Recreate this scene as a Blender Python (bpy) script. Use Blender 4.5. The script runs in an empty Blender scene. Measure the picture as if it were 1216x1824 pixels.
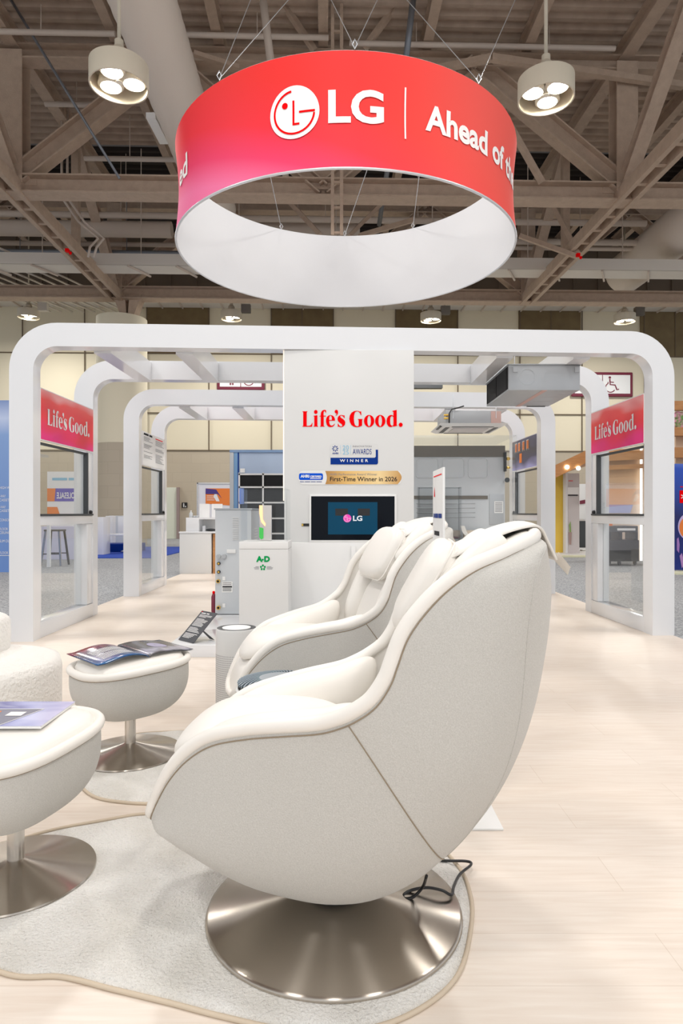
import bpy, bmesh, math, random
from mathutils import Vector, Matrix
PI = math.pi
sc = bpy.context.scene
COL = sc.collection
FP, HZ, HC = 1165.0, 913.0, 1.10          # focal length in px of the 1216x1824 frame, horizon row, eye height
HALL = 0.028                               # the hall is turned a little against the view

# ------------------------------------------------------------------ camera, world, lights
cam = bpy.data.cameras.new('camera'); camo = bpy.data.objects.new('camera', cam); COL.objects.link(camo)
camo.location = (0, 0, HC); camo.rotation_euler = (PI/2, 0, 0)
cam.sensor_fit = 'VERTICAL'; cam.sensor_height = 36; cam.sensor_width = 24
cam.lens = 36*FP/1824; cam.shift_y = 1/1824; cam.clip_start = 0.05; cam.clip_end = 300
sc.camera = camo
vs = sc.view_settings
vs.view_transform = 'Standard'; vs.look = 'None'; vs.gamma = 1; vs.use_curve_mapping = False; vs.exposure = 0.0
wd = bpy.data.worlds.new('world'); sc.world = wd; wd.use_nodes = True
wd.node_tree.nodes['Background'].inputs[0].default_value = (0.93, 0.96, 1.0, 1)
wd.node_tree.nodes['Background'].inputs[1].default_value = 1.0
def area(name, loc, size, power, col=(1, .97, .93), rot=(0, 0, 0)):
    l = bpy.data.lights.new(name, 'AREA'); l.shape = 'DISK'; l.size = size; l.energy = power; l.color = col
    o = bpy.data.objects.new(name, l); o.location = loc; o.rotation_euler = rot; COL.objects.link(o); return o
for (x, y) in ((-3.2, -1.5), (3.2, -1.5), (0, 3.2), (-5.5, 4.5), (5.5, 4.5), (0, -5), (-2.2, 12), (3, 12.5), (-8, 16), (8, 16)):
    area('hall_lamp_light', (x, y, 7.6), 0.9, 150)

# ------------------------------------------------------------------ helpers
def G(px, py, z=0.0):                       # a floor (or level z) point seen at a pixel
    Y = (HC-z)*FP/(py-HZ); return ((px-608)/FP*Y, Y, z)
def P(px, py, Y):
    return ((px-608)/FP*Y, Y, HC-(py-HZ)*Y/FP)
def HP(px, py, yh):                         # pixel -> hall coordinates on the hall plane y = yh
    dx, dz = (px-608)/FP, (HZ-py)/FP
    a = dx*math.cos(HALL)+math.sin(HALL); b = -dx*math.sin(HALL)+math.cos(HALL)
    k = yh/b; return (a*k, yh, HC+dz*k)
def HZP(px, py, z):                         # pixel -> hall coordinates at height z
    dx, dz = (px-608)/FP, (HZ-py)/FP; k = (z-HC)/dz
    a = dx*math.cos(HALL)+math.sin(HALL); b = -dx*math.sin(HALL)+math.cos(HALL)
    return (a*k, b*k, z)

def tag(o, label=None, cat=None, group=None, kind=None):
    if label: o['label'] = label
    if cat: o['category'] = cat
    if group: o['group'] = group
    if kind: o['kind'] = kind
    return o
def thing(name, label, cat, loc=(0, 0, 0), rz=0, group=None):
    o = bpy.data.objects.new(name, None); COL.objects.link(o); o.location = loc; o.rotation_euler = (0, 0, rz)
    o.empty_display_size = .1
    return tag(o, label, cat, group)
def hthing(name, label, cat, group=None):
    return thing(name, label, cat, (0, 0, 0), HALL, group)

class MB:
    def __init__(s): s.v = []; s.f = []
    def add(s, v, f):
        n = len(s.v); s.v += [tuple(p) for p in v]; s.f += [tuple(i+n for i in q) for q in f]; return s
    def box(s, x0, x1, y0, y1, z0, z1):
        v = [(x, y, z) for z in (z0, z1) for y in (y0, y1) for x in (x0, x1)]
        return s.add(v, [(0, 2, 3, 1), (4, 5, 7, 6), (0, 1, 5, 4), (2, 6, 7, 3), (0, 4, 6, 2), (1, 3, 7, 5)])
    def bar(s, a, b, w, h, up=(0, 0, 1)):   # rectangular bar from a to b
        a, b = Vector(a), Vector(b); d = (b-a).normalized(); u = Vector(up)
        if abs(d.dot(u)) > .99: u = Vector((0, 1, 0))
        r = d.cross(u).normalized()*w/2; u = r.cross(d).normalized()*h/2
        v = [a-r-u, a+r-u, a+r+u, a-r+u, b-r-u, b+r-u, b+r+u, b-r+u]
        return s.add(v, [(0, 1, 2, 3), (7, 6, 5, 4), (0, 4, 5, 1), (1, 5, 6, 2), (2, 6, 7, 3), (3, 7, 4, 0)])
    def ibeam(s, a, b, w, h, t=.035, up=(0, 0, 1)):
        a, b = Vector(a), Vector(b); d = (b-a).normalized(); u = Vector(up)
        if abs(d.dot(u)) > .99: u = Vector((0, 1, 0))
        r = d.cross(u).normalized(); u = r.cross(d).normalized()
        s.bar(a+u*(h/2-t/2), b+u*(h/2-t/2), w, t, up); s.bar(a-u*(h/2-t/2), b-u*(h/2-t/2), w, t, up)
        return s.bar(a, b, t, h-2*t, up)
    def tube(s, pts, rad, n=10, closed=False, cap=True):
        pts = [Vector(p) for p in pts]; N = len(pts); rr = rad if isinstance(rad, (list, tuple)) else [rad]*N
        base = len(s.v); prev = None
        for i, p in enumerate(pts):
            if closed: d = pts[(i+1) % N]-pts[i-1]
            else: d = pts[min(i+1, N-1)]-pts[max(i-1, 0)]
            d = d.normalized() if d.length > 1e-9 else Vector((0, 0, 1))
            if prev is None:
                q = Vector((0, 0, 1)) if abs(d.z) < .9 else Vector((1, 0, 0)); r = d.cross(q).normalized()
            else:
                r = prev-d*prev.dot(d); r = r.normalized() if r.length > 1e-6 else d.orthogonal().normalized()
            prev = r; u = d.cross(r)
            for k in range(n):
                a = 2*PI*k/n; s.v.append(tuple(p+(r*math.cos(a)+u*math.sin(a))*rr[i]))
        for i in range(N if closed else N-1):
            for k in range(n):
                A = base+i*n; B = base+((i+1) % N)*n; k2 = (k+1) % n
                s.f.append((A+k, A+k2, B+k2, B+k))
        if cap and not closed:
            s.f.append(tuple(base+k for k in reversed(range(n)))); s.f.append(tuple(base+(N-1)*n+k for k in range(n)))
        return s
    def lathe(s, prof, n=48, c=(0, 0, 0), cap=True):
        base = len(s.v)
        for (r, z) in prof:
            for k in range(n):
                a = 2*PI*k/n; s.v.append((c[0]+r*math.cos(a), c[1]+r*math.sin(a), c[2]+z))
        for i in range(len(prof)-1):
            for k in range(n):
                k2 = (k+1) % n; s.f.append((base+i*n+k, base+i*n+k2, base+(i+1)*n+k2, base+(i+1)*n+k))
        if cap:
            s.f.append(tuple(base+k for k in reversed(range(n)))); s.f.append(tuple(base+(len(prof)-1)*n+k for k in range(n)))
        return s
    def grid(s, fn, nu, nv, cu=False):
        base = len(s.v)
        for i in range(nu+(0 if cu else 1)):
            for j in range(nv+1): s.v.append(tuple(fn(i/nu, j/nv)))
        for i in range(nu):
            i2 = (i+1) % nu if cu else i+1
            for j in range(nv): s.f.append((base+i*(nv+1)+j, base+i2*(nv+1)+j, base+i2*(nv+1)+j+1, base+i*(nv+1)+j+1))
        return s
    def prism(s, poly, h0, h1, fn=lambda x, y, h: (x, y, h)):   # polygon (x,y) raised from h0 to h1
        n = len(poly); v = [fn(x, y, h0) for x, y in poly]+[fn(x, y, h1) for x, y in poly]
        f = [tuple(range(n-1, -1, -1)), tuple(range(n, 2*n))]+[(i, (i+1) % n, n+(i+1) % n, n+i) for i in range(n)]
        return s.add(v, f)
    def quad(s, *p): return s.add(p, [tuple(range(len(p)))])
    def sell(s, c, r, e=(1, 1), M=None, nu=32, nv=16):  # superellipsoid
        def pw(v, p): return math.copysign(abs(v)**p, v)
        M = M or Matrix.Identity(3); c = Vector(c)
        def fn(a, b):
            t = 2*PI*a; p = -PI/2+PI*b
            x = pw(math.cos(p), e[0])*pw(math.cos(t), e[1])*r[0]; y = pw(math.cos(p), e[0])*pw(math.sin(t), e[1])*r[1]; z = pw(math.sin(p), e[0])*r[2]
            return c+M @ Vector((x, y, z))
        return s.grid(fn, nu, nv, cu=True)
    def build(s, name, m, parent=None, smooth=False, bevel=0, loc=None, rz=None, merge=True, angle=None):
        me = bpy.data.meshes.new(name); me.from_pydata(s.v, [], s.f); me.materials.append(m)
        if merge or bevel:
            bm = bmesh.new(); bm.from_mesh(me)
            if merge: bmesh.ops.remove_doubles(bm, verts=bm.verts, dist=1e-5)
            bmesh.ops.recalc_face_normals(bm, faces=bm.faces)
            if bevel:
                es = [e for e in bm.edges if len(e.link_faces) == 2 and e.calc_face_angle(0) > .6]
                bmesh.ops.bevel(bm, geom=es, offset=bevel, segments=3, profile=.5, affect='EDGES', clamp_overlap=True)
            bm.to_mesh(me); bm.free()
        if smooth or bevel:
            me.shade_smooth()
            if angle or bevel: me.set_sharp_from_angle(angle=angle or .7)
        o = bpy.data.objects.new(name, me); COL.objects.link(o)
        if parent: o.parent = parent
        if loc: o.location = loc
        if rz is not None: o.rotation_euler.z = rz
        return o
def struct(name, mb, m, rz=HALL, **k):
    o = mb.build(name, m, None, rz=rz, **k); o['kind'] = 'structure'; return o
def copy_tree(o, parent=None):
    c = o.copy(); COL.objects.link(c); c.parent = parent
    for ch in list(o.children): copy_tree(ch, c)
    return c

# text and glyphs as 2-D meshes -------------------------------------------------
_tc = {}
def text2d(body, bold=0.0, spacing=1.0):
    k = (body, bold, spacing)
    if k not in _tc:
        cu = bpy.data.curves.new('t', 'FONT'); cu.body = body; cu.size = 1; cu.offset = bold; cu.space_character = spacing
        cu.resolution_u = 4; cu.fill_mode = 'FRONT'
        o = bpy.data.objects.new('t', cu); COL.objects.link(o)
        dg = bpy.context.evaluated_depsgraph_get(); me = bpy.data.meshes.new_from_object(o.evaluated_get(dg))
        v = [(p.co.x, p.co.y) for p in me.vertices]; f = [tuple(q.vertices) for q in me.polygons]
        bpy.data.objects.remove(o); bpy.data.meshes.remove(me)
        x0 = min(p[0] for p in v); x1 = max(p[0] for p in v); y0 = min(p[1] for p in v); y1 = max(p[1] for p in v)
        _tc[k] = (v, f, (x0, x1, y0, y1))
    return _tc[k]
def fit_text(body, x0, x1, y0, y1=None, bold=0.0, spacing=1.0, mirror=False):
    """2-D verts with the text's ink box from x0 to x1, baseline box y0 (to y1)"""
    if body[0] == '#':                       # unreadable small print: word-long strokes
        ws = [int(q) for q in body[1:].split()]; tot = sum(ws)+len(ws)-1; h = (y1-y0) if y1 is not None else (x1-x0)/tot*1.1; V, F, c = [], [], 0
        for w_ in ws:
            a, b_ = x0+(x1-x0)*c/tot, x0+(x1-x0)*(c+w_)/tot; k = len(V); V += [(a, y0+h*.2), (b_, y0+h*.2), (b_, y0+h*.85), (a, y0+h*.85)]; F.append((k, k+1, k+2, k+3)); c += w_+1
        return V, F
    v, f, b = text2d(body, bold, spacing); sx = (x1-x0)/(b[1]-b[0]); sy = sx if y1 is None else (y1-y0)/(b[3]-b[2])
    vv = [(x0+(x-b[0])*sx, y0+(y-b[2])*sy) for x, y in v]
    if mirror: vv = [(x0+x1-x, y) for x, y in vv]
    return vv, f
def ell(cx, cy, rx, ry, n=28): return [(cx+rx*math.cos(2*PI*k/n), cy+ry*math.sin(2*PI*k/n)) for k in range(n)]
SERIF = [[[(57,52),(112,52),(112,58),(104,62),(104,203),(125,203),(143,199),(156,188),(162,172),(168,172),(163,212),(57,212),(57,206),(65,203),(65,61),(57,58)]],
 [[(180,98),(222,92),(222,204),(230,207),(230,212),(180,212),(180,207),(187,204),(187,106),(180,103)]], [ell(204,59,20,21)],
 [[(258,97),(259,78),(264,60),(275,45),(290,38),(305,37),(318,42),(319,66),(311,66),(308,54),(299,49),(292,58),(290,75),(291,97),(316,97),(316,106),(292,106),(292,204),(302,207),(302,212),(250,212),(250,207),(258,204),(258,106),(243,106),(243,101)]],
 [[(416,150),(352,150),(354,175),(362,194),(378,202),(396,196),(410,180),(415,184),(404,204),(385,214),(362,217),(340,210),(324,191),(316,160),(317,134),(327,110),(345,96),(366,91),(390,96),(406,110),(415,130)],[(352,142),(353,118),(358,102),(367,98),(377,104),(381,120),(381,142)]],
 [[(412,56),(414,46),(422,38),(431,36),(441,38),(449,47),(451,62),(448,78),(438,92),(424,99),(422,94),(432,86),(435,76),(426,75),(416,68)]],
 [[(522,96),(523,125),(517,125),(508,108),(492,98),(477,99),(474,108),(482,119),(505,132),(523,148),(530,168),(526,192),(510,208),(488,217),(468,214),(455,210),(446,214),(446,180),(452,180),(462,198),(478,209),(492,208),(497,198),(490,186),(470,172),(453,158),(444,140),(446,117),(458,100),(478,91),(497,91),(510,96),(516,93)]],
 [[(706,52),(707,92),(700,92),(690,68),(672,54),(652,53),(635,66),(627,95),(625,130),(628,168),(637,195),(655,207),(668,207),(677,201),(677,142),(668,138),(668,132),(722,132),(722,137),(716,141),(716,200),(700,208),(680,214),(655,217),(625,212),(598,195),(580,165),(574,130),(580,95),(598,67),(625,51),(655,46),(678,49),(692,56),(699,52)]],
 [ell(793,153,57,63),ell(793,153,19,55)], [ell(916,153,57,63),ell(916,153,19,55)],
 [[(1062,99),(1045,91),(1025,91),(1005,102),(990,125),(985,155),(990,185),(1005,207),(1025,217),(1045,213),(1062,203),(1062,192),(1050,203),(1038,200),(1028,185),(1025,150),(1028,118),(1038,103),(1050,103),(1062,112)]],
 [[(1050,48),(1098,37),(1098,196),(1106,199),(1106,203),(1061,212),(1061,58),(1050,54)]], [ell(1142,192,22,22)]]
_sg = []
def fill2d(contours):
    cu = bpy.data.curves.new('g', 'CURVE'); cu.dimensions = '2D'; cu.fill_mode = 'FRONT'
    for c in contours:
        sp = cu.splines.new('POLY'); sp.points.add(len(c)-1); sp.use_cyclic_u = True
        for p, q in zip(sp.points, c): p.co = (q[0], q[1], 0, 1)
    o = bpy.data.objects.new('g', cu); COL.objects.link(o)
    me = bpy.data.meshes.new_from_object(o.evaluated_get(bpy.context.evaluated_depsgraph_get()))
    v = [(p.co.x, p.co.y) for p in me.vertices]; f = [tuple(q.vertices) for q in me.polygons]
    bpy.data.objects.remove(o); bpy.data.meshes.remove(me); return v, f
def serif2d(x0, x1, y0, y1):
    """Life's Good. fitted to the box"""
    if not _sg:
        for g in SERIF: _sg.append(fill2d(g))
    V = []; F = []
    for v, f in _sg:
        n = len(V); V += [(x0+(x-57)/(1164-57)*(x1-x0), y0+(212-y)/(212-37)*(y1-y0)) for x, y in v]; F += [tuple(i+n for i in q) for q in f]
    return V, F
def lay(vf, fn):
    m = MB(); m.add([fn(x, y) for x, y in vf[0]], vf[1]); return m
def decal_px(vf, Y): return lay(vf, lambda x, y: P(x, y, Y))
def tpx(body, x0, x1, yb, yt=None, Y=5.0, bold=0.0, **k):    # text fitted in pixel box on plane Y, yb = bottom row
    v, f = fit_text(body, x0, x1, 0, None if yt is None else yb-yt, bold, **k)
    return lay(([(x, yb-y) for x, y in v], f), lambda x, y: P(x, y, Y))
def rrect(x0, x1, y0, y1, r, n=6, corners=(1, 1, 1, 1)):
    pts = []
    for (cx, cy, a0, c) in ((x1-r, y1-r, 0, corners[0]), (x0+r, y1-r, PI/2, corners[1]), (x0+r, y0+r, PI, corners[2]), (x1-r, y0+r, 1.5*PI, corners[3])):
        if c: pts += [(cx+r*math.cos(a0+PI/2*k/n), cy+r*math.sin(a0+PI/2*k/n)) for k in range(n+1)]
        else: pts.append((cx+math.copysign(r, math.cos(a0+PI/4)), cy+math.copysign(r, math.sin(a0+PI/4))))
    return pts

# ------------------------------------------------------------------ materials
def mat(name, col, rough=.5, metal=0, spec=None, emit=None, es=0, coat=0, noise=None, bump=None, aniso=0, sheen=0):
    m = bpy.data.materials.new(name); m.use_nodes = True; nt = m.node_tree; b = nt.nodes['Principled BSDF']
    b.inputs['Base Color'].default_value = (*col, 1); b.inputs['Roughness'].default_value = rough; b.inputs['Metallic'].default_value = metal
    if spec is not None: b.inputs['Specular IOR Level'].default_value = spec
    if coat: b.inputs['Coat Weight'].default_value = coat; b.inputs['Coat Roughness'].default_value = .06
    if sheen: b.inputs['Sheen Weight'].default_value = sheen
    if emit: b.inputs['Emission Color'].default_value = (*emit, 1); b.inputs['Emission Strength'].default_value = es
    tc = nt.nodes.new('ShaderNodeTexCoord')
    if noise:                                   # (scale, other colour, stretch, lo, hi)
        sc_, c2, st, lo, hi = noise
        mp = nt.nodes.new('ShaderNodeMapping'); mp.inputs['Scale'].default_value = st
        nz = nt.nodes.new('ShaderNodeTexNoise'); nz.inputs['Scale'].default_value = sc_; nz.inputs['Detail'].default_value = 5
        rp = nt.nodes.new('ShaderNodeValToRGB'); rp.color_ramp.elements[0].position = lo; rp.color_ramp.elements[1].position = hi
        rp.color_ramp.elements[0].color = (*col, 1); rp.color_ramp.elements[1].color = (*c2, 1)
        nt.links.new(tc.outputs['Object'], mp.inputs[0]); nt.links.new(mp.outputs[0], nz.inputs[0]); nt.links.new(nz.outputs[0], rp.inputs[0]); nt.links.new(rp.outputs[0], b.inputs['Base Color'])
    if bump:                                    # (scale, strength, distance)
        nz = nt.nodes.new('ShaderNodeTexNoise'); nz.inputs['Scale'].default_value = bump[0]; nz.inputs['Detail'].default_value = 4
        bp = nt.nodes.new('ShaderNodeBump'); bp.inputs['Strength'].default_value = bump[1]; bp.inputs['Distance'].default_value = bump[2]
        nt.links.new(tc.outputs['Object'], nz.inputs[0]); nt.links.new(nz.outputs[0], bp.inputs['Height']); nt.links.new(bp.outputs[0], b.inputs['Normal'])
    if aniso:
        b.inputs['Anisotropic'].default_value = aniso; b.inputs['Anisotropic Rotation'].default_value = .25
        tg = nt.nodes.new('ShaderNodeTangent'); tg.direction_type = 'RADIAL'; tg.axis = 'Z'; nt.links.new(tg.outputs[0], b.inputs['Tangent'])
    return m
def emis(name, col, s):
    m = bpy.data.materials.new(name); m.use_nodes = True; nt = m.node_tree; nt.nodes.clear()
    e = nt.nodes.new('ShaderNodeEmission'); e.inputs[0].default_value = (*col, 1); e.inputs[1].default_value = s
    o = nt.nodes.new('ShaderNodeOutputMaterial'); nt.links.new(e.outputs[0], o.inputs[0]); return m
def glass(name, tint=(.97, .99, .98), refl=1.0, extra=0.0):
    m = bpy.data.materials.new(name); m.use_nodes = True; nt = m.node_tree; nt.nodes.clear()
    t = nt.nodes.new('ShaderNodeBsdfTransparent'); t.inputs[0].default_value = (*tint, 1)
    g = nt.nodes.new('ShaderNodeBsdfGlossy'); g.inputs['Roughness'].default_value = .01; g.inputs[0].default_value = (.9, .9, .9, 1)
    fr = nt.nodes.new('ShaderNodeFresnel'); fr.inputs[0].default_value = 1.5
    gm = nt.nodes.new('ShaderNodeNewGeometry'); ir = nt.nodes.new('ShaderNodeMapRange'); ir.inputs['To Min'].default_value = 1.5; ir.inputs['To Max'].default_value = 1/1.5
    nt.links.new(gm.outputs['Backfacing'], ir.inputs[0]); nt.links.new(ir.outputs[0], fr.inputs[0])   # the same reflectance on both faces of the sheet
    ma = nt.nodes.new('ShaderNodeMath'); ma.operation = 'MULTIPLY_ADD'; ma.inputs[1].default_value = refl; ma.inputs[2].default_value = extra; ma.use_clamp = True
    mx = nt.nodes.new('ShaderNodeMixShader'); o = nt.nodes.new('ShaderNodeOutputMaterial')
    nt.links.new(fr.outputs[0], ma.inputs[0]); nt.links.new(ma.outputs[0], mx.inputs[0]); nt.links.new(t.outputs[0], mx.inputs[1]); nt.links.new(g.outputs[0], mx.inputs[2]); nt.links.new(mx.outputs[0], o.inputs[0])
    return m
def blend_mat(name, stops, axis='Z', rough=.5, nscale=1.2, amt=.5, coord='Generated', emit=0):
    """printed picture: a colour ramp along an axis warped by soft noise"""
    m = bpy.data.materials.new(name); m.use_nodes = True; nt = m.node_tree; b = nt.nodes['Principled BSDF']; b.inputs['Roughness'].default_value = rough
    tc = nt.nodes.new('ShaderNodeTexCoord'); sp = nt.nodes.new('ShaderNodeSeparateXYZ'); nz = nt.nodes.new('ShaderNodeTexNoise')
    nz.inputs['Scale'].default_value = nscale; nz.inputs['Detail'].default_value = 1
    mm = nt.nodes.new('ShaderNodeMath'); mm.operation = 'MULTIPLY_ADD'; mm.inputs[1].default_value = amt; ad = nt.nodes.new('ShaderNodeMath'); ad.operation = 'SUBTRACT'; ad.inputs[1].default_value = amt/2
    rp = nt.nodes.new('ShaderNodeValToRGB')
    while len(rp.color_ramp.elements) < len(stops): rp.color_ramp.elements.new(.5)
    for e, (p, c) in zip(rp.color_ramp.elements, stops): e.position = p; e.color = (*c, 1)
    nt.links.new(tc.outputs[coord], sp.inputs[0]); nt.links.new(tc.outputs[coord], nz.inputs[0]); nt.links.new(nz.outputs[0], mm.inputs[0])
    nt.links.new(sp.outputs[axis], mm.inputs[2]); nt.links.new(mm.outputs[0], ad.inputs[0]); nt.links.new(ad.outputs[0], rp.inputs[0]); nt.links.new(rp.outputs[0], b.inputs['Base Color'])
    if emit:
        nt.links.new(rp.outputs[0], b.inputs['Emission Color']); b.inputs['Emission Strength'].default_value = emit
    return m

M = {}
M['white'] = mat('white_gloss', (.78, .79, .81), .14, coat=.3)
M['whitem'] = mat('white_matt', (.80, .80, .79), .5)
M['tower'] = mat('tower_white', (.70, .70, .69), .32)
M['leather'] = mat('cream_leather', (.87, .84, .79), .42, bump=(260, .06, .001))
M['fabric'] = mat('grey_fabric', (.53, .515, .48), .95, noise=(420, (.60, .585, .55), (1, 1, 1), .38, .62), bump=(260, .6, .0025), sheen=.2)
M['seam'] = mat('seam_thread', (.30, .24, .17), .8)
M['steel'] = mat('brushed_steel', (.52, .47, .41), .24, 1, aniso=.96)
M['pole'] = mat('brushed_pole', (.66, .63, .59), .26, 1)
M['chrome'] = mat('chrome', (.8, .8, .8), .12, 1)
M['black'] = mat('black_plastic', (.012, .012, .013), .35)
M['blackm'] = mat('black_matt', (.006, .006, .007), .8)
M['dark'] = mat('dark_grey', (.05, .055, .06), .5)
M['greymetal'] = mat('galvanised_grey', (.46, .48, .50), .4, .3)
M['greyunit'] = mat('grey_unit', (.60, .63, .655), .45)
M['blueunit'] = mat('blue_grey_unit', (.42, .52, .68), .4)
M['red'] = mat('red_letters', (.90, .0, .002), .6, spec=.05)
M['green'] = mat('green', (.0, .33, .08), .5, spec=.1)
M['tape'] = mat('green_tape', (.05, .6, .08), .5)
M['navy'] = mat('navy', (.002, .035, .25), .5, spec=.1)
M['lblue'] = mat('light_blue', (.25, .55, .75), .5)
M['gold'] = blend_mat('gold_badge', [(0, (.45, .22, .05)), (.3, (.80, .50, .16)), (.7, (.90, .68, .34)), (1, (.55, .28, .07))], 'X', .4, 1, .1)
M['ink'] = mat('dark_ink', (.02, .02, .025), .6, spec=.1)
M['greyink'] = mat('grey_ink', (.25, .25, .27), .6)
M['paper'] = mat('paper', (.86, .86, .85), .5)
M['steelb'] = mat('painted_steel', (.54, .41, .31), .7, noise=(6, (.46, .345, .26), (1, 1, 1), .3, .7), bump=(40, .5, .02))
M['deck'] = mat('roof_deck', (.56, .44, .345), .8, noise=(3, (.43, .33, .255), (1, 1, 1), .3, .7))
M['deckshade'] = mat('roof_deck_shade', (.035, .027, .022), .9)  # gloom of the unlit far bays, put into the deck colour
M['bulk'] = mat('brown_bulkhead', (.16, .12, .085), .8)
M['duct'] = mat('duct_paint', (.80, .71, .62), .6)
M['pipe'] = mat('pipe_paint', (.62, .53, .45), .6)
M['pipeg'] = mat('pipe_grey', (.24, .26, .29), .4, .4)
M['tray'] = mat('tray_paint', (.72, .67, .60), .6)
M['cream'] = mat('cream_wall', (.78, .71, .54), .8)
M['brown'] = mat('brown_panel', (.20, .145, .065), .7, noise=(2, (.16, .11, .05), (1, 1, 1), .3, .7))
M['joint'] = mat('wall_joint', (.15, .11, .07), .8)
M['lamp'] = mat('lamp_shade', (.70, .63, .50), .5)
M['lampi'] = mat('lamp_inside', (.85, .80, .68), .4)
M['bulb'] = emis('bulb', (1, .97, .90), 28)
M['spot'] = emis('spot', (1, .95, .85), 12)
M['wire'] = mat('wire', (.35, .35, .36), .4, .6)
M['ringw'] = mat('ring_inside', (.80, .80, .82), .7)
M['ringt'] = mat('ring_lettering', (.92, .88, .86), .6)
M['alu'] = mat('aluminium_edge', (.72, .73, .75), .35, .5)
M['maroon'] = mat('maroon', (.19, .02, .045), .5)
M['glass'] = glass('pane_glass', (.985, .995, .99), 1.0, .0)
M['acry'] = glass('acrylic', (.99, .995, .995), .35, .0)
M['rug'] = mat('rug_pile', (.76, .73, .67), .95, noise=(5, (.88, .86, .82), (1, 1, 1), .32, .62), bump=(130, 1.0, .012), sheen=.4)
M['rugedge'] = mat('rug_edge', (.62, .52, .40), .8)
M['boucle'] = mat('boucle', (.84, .82, .78), .95, bump=(60, .9, .01), sheen=.3)
M['blue'] = mat('blue_carpet', (.01, .06, .42), .9)
M['wood'] = mat('orange_wood', (.55, .27, .10), .5, noise=(3, (.45, .2, .07), (1, 8, 8), .3, .7))
M['yellow'] = mat('yellow_wall', (.80, .55, .08), .6)
M['orange'] = mat('orange', (.85, .22, .03), .5)
M['purple'] = mat('purple', (.06, .03, .22), .5)
M['screen'] = mat('screen_black', (.004, .006, .010), .12, spec=.12)
M['screenb'] = mat('screen_teal', (.003, .035, .07), .2, spec=.1, emit=(.004, .05, .10), es=.5)
M['magenta'] = mat('magenta', (.55, .03, .30), .3, emit=(.6, .04, .33), es=.6)
M['brass'] = mat('brass', (.75, .50, .12), .3, 1)
M['pinkfoam'] = mat('pink_side', (.62, .42, .38), .6)
M['doorlight'] = mat('door_cream', (.75, .78, .66), .6)
M['creamfloor'] = mat('cream_strip', (.72, .72, .52), .7)

# floor planks: bleached timber laminate
def plank_mat():
    m = bpy.data.materials.new('timber_planks'); m.use_nodes = True; nt = m.node_tree; N = nt.nodes.new; L = nt.links.new; b = nt.nodes['Principled BSDF']
    b.inputs['Roughness'].default_value = .38
    tc = N('ShaderNodeTexCoord'); rot = N('ShaderNodeMapping'); rot.inputs['Rotation'].default_value = (0, 0, 0); L(tc.outputs['Object'], rot.inputs[0])
    br = N('ShaderNodeTexBrick'); br.inputs['Scale'].default_value = 1; br.inputs['Brick Width'].default_value = 1.3; br.inputs['Row Height'].default_value = .19
    br.inputs['Mortar Size'].default_value = .0016; br.inputs['Mortar Smooth'].default_value = .6; br.offset = .37
    br.inputs['Color1'].default_value = (.84, .765, .685, 1); br.inputs['Color2'].default_value = (.81, .73, .645, 1); br.inputs['Mortar'].default_value = (.70, .61, .52, 1)
    L(rot.outputs[0], br.inputs[0])
    st = N('ShaderNodeMapping'); st.inputs['Scale'].default_value = (1.6, 22, 1); nz = N('ShaderNodeTexNoise'); nz.inputs['Scale'].default_value = 2.5; nz.inputs['Detail'].default_value = 6; nz.inputs['Distortion'].default_value = .6
    L(rot.outputs[0], st.inputs[0]); L(st.outputs[0], nz.inputs[0])
    rp = N('ShaderNodeValToRGB'); rp.color_ramp.elements[0].position = .3; rp.color_ramp.elements[1].position = .75
    rp.color_ramp.elements[0].color = (.90, .86, .83, 1); rp.color_ramp.elements[1].color = (1, 1, 1, 1); L(nz.outputs[0], rp.inputs[0])
    mx = N('ShaderNodeMix'); mx.data_type = 'RGBA'; mx.blend_type = 'MULTIPLY'; mx.inputs['Factor'].default_value = 1
    L(br.outputs['Color'], mx.inputs[6]); L(rp.outputs[0], mx.inputs[7]); L(mx.outputs[2], b.inputs['Base Color']); return m
def carpet_mat():
    return mat('grey_carpet', (.17, .18, .19), .95, noise=(55, (.50, .51, .53), (1, 1, 1), .36, .66), bump=(60, .6, .01))
def lower_wall_mat():
    m = bpy.data.materials.new('painted_blockwork'); m.use_nodes = True; nt = m.node_tree; N = nt.nodes.new; b = nt.nodes['Principled BSDF']; b.inputs['Roughness'].default_value = .85
    tc = N('ShaderNodeTexCoord'); mp = N('ShaderNodeMapping'); mp.inputs['Rotation'].default_value = (PI/2, 0, 0)
    br = N('ShaderNodeTexBrick'); br.inputs['Scale'].default_value = 1; br.inputs['Brick Width'].default_value = .8; br.inputs['Row Height'].default_value = .4; br.inputs['Mortar Size'].default_value = .012
    br.inputs['Color1'].default_value = (.50, .43, .33, 1); br.inputs['Color2'].default_value = (.52, .45, .345, 1); br.inputs['Mortar'].default_value = (.475, .41, .315, 1)
    nt.links.new(tc.outputs['Object'], mp.inputs[0]); nt.links.new(mp.outputs[0], br.inputs[0]); nt.links.new(br.outputs[0], b.inputs['Base Color']); return m
M['plank'] = plank_mat(); M['carpet'] = carpet_mat(); M['lower'] = lower_wall_mat()

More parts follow.
